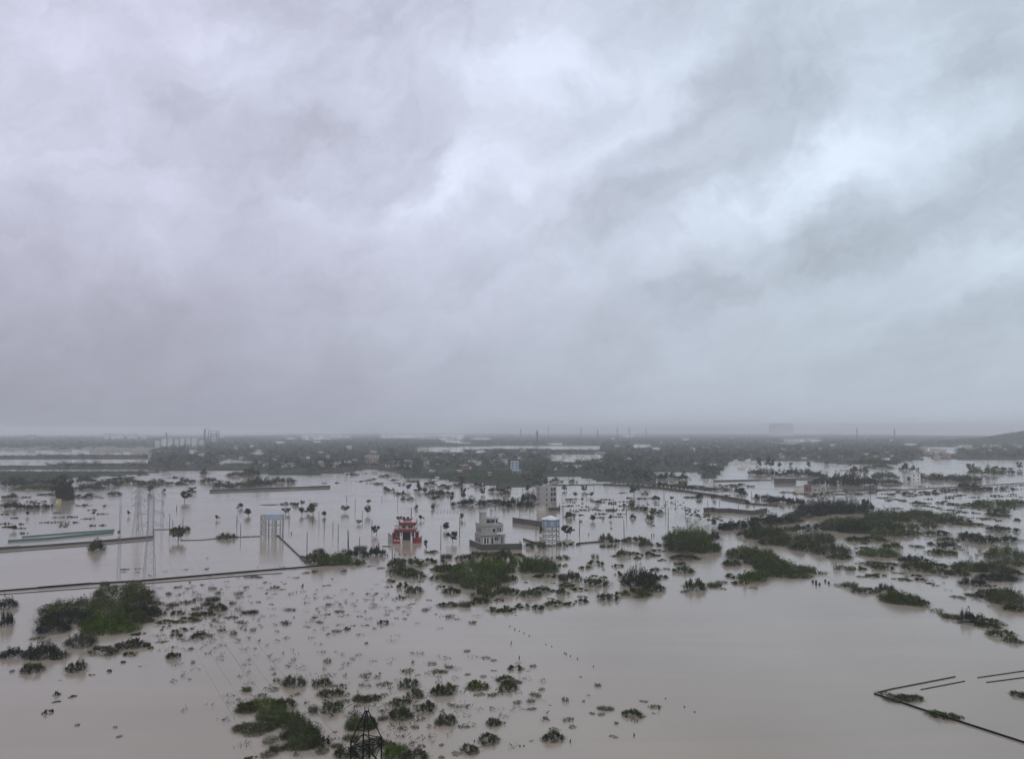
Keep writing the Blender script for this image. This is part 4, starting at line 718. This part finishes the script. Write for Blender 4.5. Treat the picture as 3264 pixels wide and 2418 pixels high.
# far apartment blocks on the left
for x, w, h, lb in ((500,14,20,'leftmost pale tower of the hazy white apartment group'),(521,16,26,'second pale tower from the left of the white apartment group'),(541,16,27,'third pale tower of the white apartment group'),(562,13,26,'fourth pale tower, by the dark gap of the apartment group'),(580,15,28,'fifth pale tower of the apartment group, right of the gap'),(599,14,30,'sixth pale tower, tallest of the white apartment group'),(617,15,30,'seventh pale tower of the white apartment group'),(640,10,22,'rightmost faint tower of the white apartment group')):
    house(x, 1424, w, h, 'white', lb, 'apartment building', 'apartment_tower', 14, fl=6, roof='white', group='white apartment towers')
def frame(px, py, w, h):
    pm = ppm(py); t = thing('building_frame', place(px, py), 'tall hazy unfinished building frame with a crane mast', 'building'); W_, H_ = w/pm, h/pm
    block('core', 'white', t, -W_*.3, 3, 0, W_*.3, 12, H_*.72)
    for x in (-.5, -.25, .25, .5): block('column', 'dwall', t, W_*x-.8, 0, 0, W_*x+.8, 1.6, H_)
    for z in (.25, .5, .75, .97): block('floor_slab', 'dwall', t, -W_/2, -.1, H_*z, W_/2, 14, H_*z+1.2)
    block('crane_mast', 'dwall', t, -W_*.82, 2, 0, -W_*.78, 3.4, H_*1.1); block('crane_jib', 'dwall', t, -W_*1.05, 2, H_*1.12, -W_*.3, 3.2, H_*1.15)
frame(680, 1410, 34, 38)
for x, w, h, lb in ((338,16,20,'faint hazy tower at far left of the skyline'),(372,34,18,'wide faint hazy block on the left skyline'),(418,26,18,'faint hazy block right of the wide one'),(455,14,16,'narrow faint hazy tower left of the white group'),(95,30,14,'faint pinkish hazy building near the left edge')): house(x, 1400, w, h, 'pink' if x == 95 else 'white', lb, 'building', 'hazy_building', 20, fl=8)
t = house(2493, 1390, 72, 40, 'white', 'wide hazy slab building above the right horizon', 'building', 'hazy_building', 40, fl=6, rz=0)

# ------------------------------------------------------------------ lattice towers, masts, poles, stakes
def lattice(t, m, wb, wt, h, waist=None, n=8, th=.07, arms=(), peak=None):
    waist = waist or h; q = [(-1,-1),(1,-1),(1,1),(-1,1)]
    def wz(z): return wb+(wt-wb)*min(1, z/waist)
    for x, y in q: MB().bar((x*wb/2, y*wb/2, 0), (x*wt/2, y*wt/2, waist), th*1.5).bar((x*wt/2, y*wt/2, waist), (x*wt/2, y*wt/2, h), th*1.3).obj('leg', m, t)
    zs = []; z = 0
    while z < h-.2: zs.append(z); z += max(wz(z)*.95, .9)
    zs.append(h)
    for (ax, ay), (bx, by) in zip(q, q[1:]+q[:1]):
        b = MB()
        for z0, z1 in zip(zs, zs[1:]):
            w0, w1 = wz(z0)/2, wz(z1)/2; b.bar((ax*w0, ay*w0, z0), (bx*w1, by*w1, z1), th*.6); b.bar((bx*w0, by*w0, z0), (ax*w1, ay*w1, z1), th*.6); b.bar((ax*w1, ay*w1, z1), (bx*w1, by*w1, z1), th*.6)
        b.obj('bracing', m, t)
    for z, L_ in arms:
        w = wt/2
        for s in (-1, 1):
            b = MB(); tip = (s*L_, 0, z+.1)
            for y in (-w, w): b.bar((s*w, y, z), tip, th*.8); b.bar((s*w, y, z+1.1), tip, th*.8); b.bar((s*w+(s*L_-s*w)*.5, y*.5, z+.05), (s*w, y, z+1.1), th*.5)
            b.obj('cross_arm', m, t); MB().prism(s*L_, 0, .09, .09, z-1.1, z+.05, 6).obj('insulator', m, t)
    if peak:
        b = MB()
        for x, y in q: b.bar((x*wt/2, y*wt/2, h), (x*.10, y*.10, h+peak), th*1.1)
        for f in (.4, .75):
            w = wt/2*(1-f)+.1*f
            for (ax, ay), (bx, by) in zip(q, q[1:]+q[:1]): b.bar((ax*w, ay*w, h+peak*f), (bx*w, by*w, h+peak*f), th*.5)
        b.bar((-.18, 0, h+peak), (.18, 0, h+peak), .1); b.bar((-.16, 0, h+peak), (-.2, 0, h+peak+.35), .04); b.bar((.16, 0, h+peak), (.2, 0, h+peak+.28), .04); b.obj('peak', m, t)
# nearest: stands below the frame, only its head rises into view
Dn = 70.0; dr = ray(1168, 2330); sc = Dn/dr.y
t = thing('lattice_tower', (dr.x*sc, Dn, 0), 'nearest black lattice power tower, its peak rising at the bottom edge', 'power tower', None, R(-24))
lattice(t, MT['steel'], 5.2, 1.75, 17.3, 13.0, th=.075, arms=((14.2, 2.6), (10.6, 3.0), (7.2, 3.2)), peak=2.2)
def pyl(px, py, h, wb, wt, label, arms, rz=0, m='galv', th=.09):
    t = thing('lattice_tower', place(px, py), label, 'power tower', None, R(rz)); lattice(t, MT[m], wb, wt, h, h*.6, th=th, arms=arms, peak=h*.08); return t
pyl(476, 1838, 23, 2.9, 1.5, 'tall grey lattice tower with three pairs of arms behind the big dark thicket', ((14.6, 3.4), (18.0, 3.6), (21.5, 3.4)), 12, th=.06)
pyl(438, 1712, 18.5, 3.0, 1.4, 'grey lattice tower just beyond the purplish brown wall', ((12.5, 2.6), (15, 2.8), (17.5, 2.4)), -10, th=.07)
pyl(378, 1850, 21, .9, .4, 'narrow grey lattice mast left of the tall grey tower', (), 5, th=.022)
pyl(516, 1668, 15, 1.2, .6, 'narrow faint lattice mast right of the tall grey tower', ((13, 1.5),), 5, th=.03)
for px, py, hp, lb in ((1712,1420,46,'tall dark mast rising from the far flood strip'),(1748,1400,40,'hazy power tower right of the dark far mast'),(1660,1398,30,'faint power tower left of the dark far mast'),(1852,1400,36,'hazy power tower on the centre-right horizon'),(1905,1398,28,'small faint power tower near the centre-right horizon'),(1968,1398,34,'faint power tower left of the far white strip'),(2006,1398,36,'faint power tower over the far white strip'),(2060,1396,30,'faint thin tower right of the far white strip'),(2732,1402,38,'dark power tower on the right-hand horizon'),(2852,1402,34,'faint power tower near the hill'),(652,1412,42,'faint mast left of the unfinished frame'),(530,1404,26,'small faint mast over the apartment group')):
    pm = ppm(py); pyl(px, py, hp/pm, 5.5, 2.4, lb, ((hp/pm*.72, 6), (hp/pm*.88, 5)), random.uniform(-20, 20), 'dwall', .5 if py < 1410 else .42)
def stick(px, py, h, me, nm, wd, lb, cat, grp, lean=3):
    o = link(nm, me); o.location = place(px, py); o.rotation_euler = (R(random.uniform(-lean, lean)), R(random.uniform(-lean, lean)), random.uniform(0, 3)); o.scale = (wd, wd, h/ppm(py)); PEN2.append((o, nm, px, py, 1, h, 'pole', grp)); return o
PEN2 = []
POLES = {'B': [(485,255,420),(535,130,185),(590,80,192),(635,110,238),(710,165,268),(755,190,348),(840,238,392),(846,250,400),(940,300,430),(330,100,192),(1047,150,248),(1390,45,152),(1440,140,236),(1645,200,412),(1225,395,492),(903,-30,62),(965,70,155),(1272,-50,22),(1808,130,300)],
 'C': [(242,50,102),(155,40,118),(295,195,292),(530,30,132),(672,150,282),(1060,150,342),(1080,30,132),(1260,-10,22),(1418,-20,102),(1440,60,332),(1590,40,102),(1605,130,218),(1785,-10,62),(967,-30,62)],
 'V': [(520,640,722),(797,540,592),(1145,560,702),(1405,590,684),(1502,680,742),(155,750,818),(1885,680,722),(2050,680,742),(2165,610,672),(180,560,620)], 'Z': [(966,500,642),(560,400,470),(1055,380,440)],
 'U': [(830,650,692),(1135,650,692),(1430,640,742),(1388,760,818),(2080,750,812),(510,680,720),(1730,650,700)], 'A': [(1470,100,232),(1497,150,242),(2085,180,302),(1585,130,190),(2052,110,215)]}
for c, v in POLES.items():
    for x, y0, y1 in v: px, py = cp(c, x, y1); stick(px, py, (y1-y0)*CR[c][2], pk_, 'utility_pole', 1.25 if py > 1600 else 1.5, '', 'pole', 'thin poles standing in the flood', 1)
px, py = cp('Z', 600, 592); stick(px, py, 34, pm_, 'white_column', 2.0, '', 'pole', 'white columns', 0)
STK = [('D',[(493,660,20),(520,680,24),(519,655,14),(547,680,18),(596,655,20),(625,672,20)],2.6), ('C',[(1298,300,26),(1318,292,24),(1388,312,14),(1405,312,14),(1420,312,14),(1440,316,16),(752,285,18),(1246,315,12)],1.6),
 ('G',[(655,72,16),(612,45,12),(735,105,12),(780,125,12),(695,85,8),(622,198,30),(693,325,30),(1100,285,18),(1085,275,12),(1138,300,10),(1198,325,14),(1338,390,10),(925,200,8),(975,218,8),(1690,992,24),(1135,1045,26),(2125,742,12),(1962,668,8),(2215,785,10),(700,1080,14),(735,1080,12),(170,905,12),(305,1040,16),(1905,760,40)],.8),
 ('B',[(1185,470,18),(1245,462,14),(1290,458,12),(1335,460,14),(1380,460,12),(1515,360,36),(1522,385,20),(350,275,20),(1855,190,20),(450,730,24)],1.4), ('A',[(2060,305,12),(2120,302,10),(2150,300,12),(2200,298,10),(1530,65,36),(900,42,16)],1.6)]
for c, v, wd in STK:
    for x, y, h in v: px, py = cp(c, x, y); stick(px, py, h*CR[c][2], pd_, 'stake', wd, '', 'post', 'dark stakes poking out of the water', 8)
for i in range(26):
    x = 1690+i*14+random.uniform(-4, 4); px, py = cp('B', 60, 0)[0]*0+800+.3677*(890+i*11), 1628+random.uniform(-2, 2)
    if i % 2 == 0: stick(1385+i*5.2, 1630+random.uniform(-3, 3), 6, pd_, 'stake', .9, '', 'post', 'dark stakes poking out of the water', 6)
for i in range(18): x = i/17; stick(1870+x*0+i*14, 1596+12*math.sin(i), 5, pd_, 'stake', .8, '', 'post', 'dark stakes poking out of the water', 6) if i % 3 == 0 else None

# ------------------------------------------------------------------ single trees standing in the water
def crown_mesh(name, seed, kind, n, m):
    g = np.random.default_rng(seed)
    if kind == 'umbrella': cc = np.array([(math.cos(a)*r, math.sin(a)*r, z) for a, r, z in [(g.random()*6.3, g.uniform(.1, .95), g.uniform(.42, .92)) for _ in range(11)]]); sp = np.array([.15, .15, .06])
    elif kind == 'round': cc = np.array([(math.cos(a)*r, math.sin(a)*r, z) for a, r, z in [(g.random()*6.3, g.uniform(0, .72), g.uniform(.30, .92)) for _ in range(13)]]); sp = np.array([.16, .16, .08])
    else: cc = None
    if cc is not None:
        P = cc[g.integers(0, len(cc), n)]+g.normal(size=(n, 3))*sp; P[:, 2] = np.clip(P[:, 2], .2, 1.02); Q = leaves(P, g.uniform(.6, 1.4, n)*2.0/math.sqrt(n), 1.8, rg=g); to = np.clip(.4+g.normal(size=n)*.25, 0, 1)
    else:
        q, to = [], []
        for i in range(16):
            a = 6.283*i/16+g.normal()*.15; el = g.uniform(-.2, .9); p0 = np.array([0, 0, .86]); L_ = g.uniform(.7, 1.0)
            for k in range(4):
                s0, s1 = k/4, (k+1)/4
                def P_(s): return p0+np.array([math.cos(a)*L_*s*.8, math.sin(a)*L_*s*.8, (el*s-1.0*s*s)*.22])
                w0 = .15*(1-s0*.8); w1 = .15*(1-s1*.8); nrm = np.array([-math.sin(a), math.cos(a), 0]); q += [P_(s0)-nrm*w0, P_(s0)+nrm*w0, P_(s1)+nrm*w1, P_(s1)-nrm*w1]; to.append(.4+g.normal()*.15)
        Q = np.array(q); to = np.clip(to, 0, 1)
    return quadmesh(name, Q, len(Q)//4, m, to)
CROWN = {k: [crown_mesh('crown_foliage', 40+i*7+len(k), k, 520 if k != 'palm' else 1, MT['dark'] if i else MT['leaf']) for i in range(3 if k != 'palm' else 2)] for k in ('umbrella', 'round', 'palm')}
def trunk_mesh(fork, h=1.0):
    b = MB().bar((0, 0, 0), (.015, .01, .45), .075, .06, 6)
    if fork:
        for a in (0.4, 2.3, 4.4): b.bar((.015, .01, .42), (math.cos(a)*.35, math.sin(a)*.35, .72), .045, .02, 5)
    else: b.bar((.015, .01, .45), (0, .0, .88), .06, .045, 6)
    return b.mesh('trunk_wood', MT['bark'])
TRK = {True: trunk_mesh(True), False: trunk_mesh(False)}
TREES = [('B',813,88,70,60,'u'),('B',440,110,60,75,'u'),('B',540,100,120,100,'r'),('B',635,125,50,45,'r'),('B',500,95,50,50,'r'),('B',1015,110,56,80,'u'),('B',1283,162,64,44,'u'),('B',1088,285,66,80,'u'),('B',1470,158,44,54,'u'),('B',1690,245,84,70,'r'),('B',1750,350,106,92,'u'),('B',1825,150,44,56,'r'),('B',928,190,50,40,'u'),('B',1430,62,54,34,'r'),('B',1580,65,40,42,'r'),('B',390,35,50,40,'r'),('B',440,30,40,50,'u'),('B',300,100,90,50,'u'),
 ('B',1755,40,36,34,'u'),('B',1515,390,34,60,'u'),('C',565,292,112,104,'u'),('C',335,285,50,90,'r'),('C',672,270,54,140,'p'),('C',940,292,44,88,'p'),('C',1300,300,56,132,'p'),('C',1485,255,50,58,'p'),('C',785,165,78,54,'r'),('C',940,152,42,48,'r'),('C',590,140,80,56,'u'),('C',1285,160,60,54,'r'),('C',1135,142,44,40,'r'),('C',875,154,26,16,'r'),
 ('V',540,605,56,50,'r'),('V',710,612,64,52,'r'),('V',640,660,60,42,'u'),('V',770,660,64,48,'u'),('V',218,612,60,62,'r'),('V',1145,650,76,80,'u'),('V',1243,655,50,54,'p'),('V',1335,695,70,48,'u'),('V',1470,690,40,34,'u'),('V',1695,680,50,36,'r'),('V',1718,675,64,44,'r'),('V',1840,680,44,42,'r'),('V',1700,770,70,90,'p'),('V',1100,690,44,30,'u'),('V',380,560,44,44,'u'),('V',695,700,24,34,'u'),('V',830,715,50,26,'u'),('V',2125,730,50,30,'u'),('V',2210,680,50,50,'r'),('V',2070,640,90,62,'u'),
 ('Z',60,385,50,90,'r'),('Z',110,380,60,90,'r'),('Z',150,382,60,90,'r'),('Z',215,388,44,50,'r'),('Z',310,375,44,34,'u'),('Z',460,388,50,50,'r'),('Z',838,425,60,50,'r'),('Z',915,425,50,50,'r'),('Z',755,655,46,100,'p'),('Z',778,655,44,90,'p'),('Z',800,655,40,66,'p'),('Z',1262,408,50,60,'r'),('Z',1780,410,50,64,'r'),('Z',1810,400,40,50,'r'),('Z',2195,395,44,62,'r'),('Z',930,750,70,110,'u'),('Z',940,800,60,40,'u'),('Z',610,360,40,30,'r'),
 ('T',500,640,110,160,'r'),('T',555,650,120,190,'r'),('T',590,640,90,150,'r'),('T',530,675,120,150,'r'),('T',580,690,100,120,'r'),('A',1545,335,150,110,'u'),('A',1880,155,44,46,'u'),('A',2055,110,70,80,'p'),('A',2090,50,60,46,'r'),('A',2155,118,90,70,'r'),('A',1030,285,36,46,'u'),('A',120,250,70,50,'u'),('A',1115,120,30,54,'u'),('A',810,115,34,40,'u'),('A',240,120,30,46,'u'),('A',815,435,110,100,'r'),('T',1300,620,80,70,'r'),('T',1420,620,50,34,'r'),('T',1600,700,110,100,'u'),('T',1670,620,80,44,'u'),('T',1760,470,50,44,'r'),
 ('U',1830,570,60,90,'r'),('U',1840,680,50,110,'r'),('U',1885,620,50,50,'p'),('U',2000,690,70,110,'p'),('U',2010,640,50,60,'r'),('U',1360,610,60,66,'u'),('U',1455,600,50,70,'r'),('U',1165,605,44,40,'r'),('U',1320,650,34,40,'r'),('U',1015,720,50,40,'u'),('U',1600,700,70,50,'u'),('U',1740,700,40,60,'u'),('U',1755,735,36,34,'u'),('U',1430,760,46,34,'r'),('U',1580,765,40,42,'r'),('U',1700,610,60,40,'u')]
KN = {'u': ('umbrella', 'flat_topped_tree', 'flat-topped tree'), 'r': ('round', 'round_tree', 'round-crowned tree'), 'p': ('palm', 'palm_tree', 'tall thin palm')}
PEN3 = []
for c, x, y, w, h, k in TREES:
    px, py = cp(c, x, y); s = CR[c][2]; pm = ppm(py); t = link(KN[k][1], None); t.location = place(px, py); rx = w*s/pm/2; hh = h*s/pm
    if k == 'p' and h < 70: hh *= 1.0
    t.rotation_euler = (R(random.uniform(-8, 8)), R(random.uniform(-8, 8)), random.uniform(0, 6.28)); t.scale = (rx*random.uniform(.9, 1.25), rx*random.uniform(.9, 1.2), hh*random.uniform(.85, 1.0))
    part('crown', random.choice(CROWN[KN[k][0]]), t); q = part('trunk', TRK[k != 'p'], t); PEN3.append((t, KN[k][1], px, py, w*s, h*s, KN[k][2], k))
    if k == 'p': q.scale = (min(1.4, .35/rx*1.2), min(1.4, .35/rx*1.2), 1)
# banana grove left of the four-storey block, and the leafy grove behind the round thicket
PM = crown_mesh('plant_foliage', 91, 'palm', 1, MT['dark']); PM2 = crown_mesh('plant_foliage', 95, 'palm', 1, MT['green'])
def grove(n, fx, grp, rlo, rhi, hlo, hhi):
    for i in range(n):
        px, py = fx(i); o = link('broad_leaved_plant', random.choice([PM, PM, PM2])); o.location = place(px, py); r = random.uniform(rlo, rhi); o.scale = (r, r, random.uniform(hlo, hhi)); o.rotation_euler = (R(random.uniform(-15, 15)), R(random.uniform(-15, 15)), random.uniform(0, 6)); PEN4.append((o, 'broad_leaved_plant', px, py, 14, 14, grp, grp))
PEN4 = []
grove(46, lambda i: (1545+random.random()*170, 1606+random.uniform(-8, 12)), 'banana plants beside the four-storey block', 1.0, 2.0, 2, 3.6)
grove(60, lambda i: (lambda u: (2175+u*120+random.uniform(-10, 10), 1642+u*40+random.uniform(-16, 10)))(random.random()), 'broad-leaved plants behind the rounded green thicket', 1.1, 2.0, 2.2, 4)
grove(26, lambda i: (1990+random.random()*210, 1622+random.uniform(-14, 14)), 'broad-leaved plants in the mid water', .9, 1.6, 1.6, 3)
grove(50, lambda i: (2400+random.random()*220, 1622+random.uniform(-24, 16)), 'broad-leaved plants right of the long dark wall', 1.1, 2.0, 2, 3.6)
tw, tt_ = [], []
for _ in range(900):
    u = random.random()
    if u < .30: px, py = random.gauss(620, 130), random.gauss(1960, 65)
    elif u < .55: px, py = random.gauss(1250, 260), random.gauss(2240, 75)
    elif u < .68: px, py = random.gauss(1150, 180), random.gauss(1920, 40)
    elif u < .93: px, py = random.uniform(2600, 3264), random.gauss(1790, 90)
    else: px, py = random.gauss(1000, 200), random.gauss(2050, 60)
    if py < 1640 or px < 480: continue
    if px > 2500 and py > 1760+(px-2600)*.32: continue
    g = G(px, py); w = random.uniform(.3, 1.3); n = random.randint(5, 22); t_ = rng.random(n)*6.28; r_ = np.sqrt(rng.random(n))*w
    p = np.stack([g.x+np.cos(t_)*r_, g.y+np.sin(t_)*r_, rng.random(n)*.35+.02], 1); tw.append(leaves(p, rng.uniform(.03, .09, n), 8.0)); tt_.append(rng.random(n)*.7)
V = np.concatenate(tw); link('drowned_twigs', quadmesh('drowned_twigs', V, len(V)//4, MT['twig'], np.concatenate(tt_)))['kind'] = 'stuff'
def wire(a, b, sag, lb):
    a, b = Vector(a), Vector(b); mb = MB(); pr = a
    for i in range(1, 25):
        u = i/24; q = a.lerp(b, u)+Vector((0, 0, -sag*4*u*(1-u))); mb.bar(pr, q, .013, n=3); pr = q
    o = mb.obj('power_line', MT['steel']); tag(o, lb, 'cable', 'power lines from the nearest tower')
tn = Vector((dr.x*sc, Dn, 0)); tg = G(476, 1838)
for k, (z0, L0, z1, L1) in enumerate(((14.2, 2.6, 21.5, 3.4), (10.6, 3.0, 18, 3.6), (7.2, 3.2, 14.6, 3.4))):
    for s, sd_ in ((-1, 'left'), (1, 'right')):
        ca, sa = math.cos(R(-24)), math.sin(R(-24)); wire(tn+Vector((s*L0*ca, s*L0*sa, z0-1.1)), tg+Vector((s*L1*.98, s*L1*.2, z1-1.1)), 3.0, 'thin %s %s power line sagging from the nearest tower to the tall grey one' % (('upper', 'middle', 'lower')[k], sd_))
# floating weed mats on the middle water
ws, wt_ = [], []
for _ in range(190):
    u = random.random()
    if u < .15: px, py = random.uniform(1800, 2010), random.uniform(1590, 1650)
    elif u < .75: px, py = random.uniform(2760, 3264), random.uniform(1545, 1660)
    elif u < .88: px, py = random.uniform(1120, 1330), random.uniform(1500, 1545)
    else: px, py = random.uniform(0, 330), random.uniform(1570, 1700)
    g = G(px, py); w = random.uniform(1.5, 7)*(1.2 if py < 1560 else .8); n = 22; p = rng.normal(size=(n, 3))*np.array([w*.5, w*.16, .06])+np.array([g.x, g.y, .12]); p[:, 2] = np.abs(p[:, 2]); ws.append(leaves(p, rng.uniform(.25, .6, n), 2.4)); wt_.append(rng.random(n)*.6)
V = np.concatenate(ws); link('floating_weeds', quadmesh('floating_weeds', V, len(V)//4, MT['twig'], np.concatenate(wt_)))['kind'] = 'stuff'
autolabel(PEN2, lambda nm, w, h, st, key: {'utility_pole': '%s thin pole' % ('tall' if h > 30 else 'short'), 'stake': 'dark stake poking out of the water', 'white_column': 'white column'}[nm], lambda nm: 'post' if nm == 'stake' else 'pole', lambda nm: {'stake': 'dark stakes poking out of the water', 'utility_pole': 'thin poles standing in the flood'}.get(nm, 'white columns'))
autolabel(PEN3, lambda nm, w, h, st, key: '%s %s' % ('large' if w > 30 else 'small' if w < 18 else 'middling', st), lambda nm: 'palm tree' if nm == 'palm_tree' else 'tree', lambda nm: 'single trees standing in the flood')
for o, nm, px, py, w, h, st, grp in PEN4: tag(o, {'banana plants beside the four-storey block': 'broad-leaved banana plant in the dense grove left of the four-storey block', 'broad-leaved plants behind the rounded green thicket': 'dark broad-leaved plant in the grove behind the rounded green thicket', 'broad-leaved plants in the mid water': 'broad-leaved plant in the drowned row in the middle water', 'broad-leaved plants right of the long dark wall': 'broad-leaved plant in the grove right of the long dark wall'}[grp], 'plant', grp)
print('tris', sum(len(m.polygons)*2 for m in bpy.data.meshes), 'objs', len(bpy.data.objects))
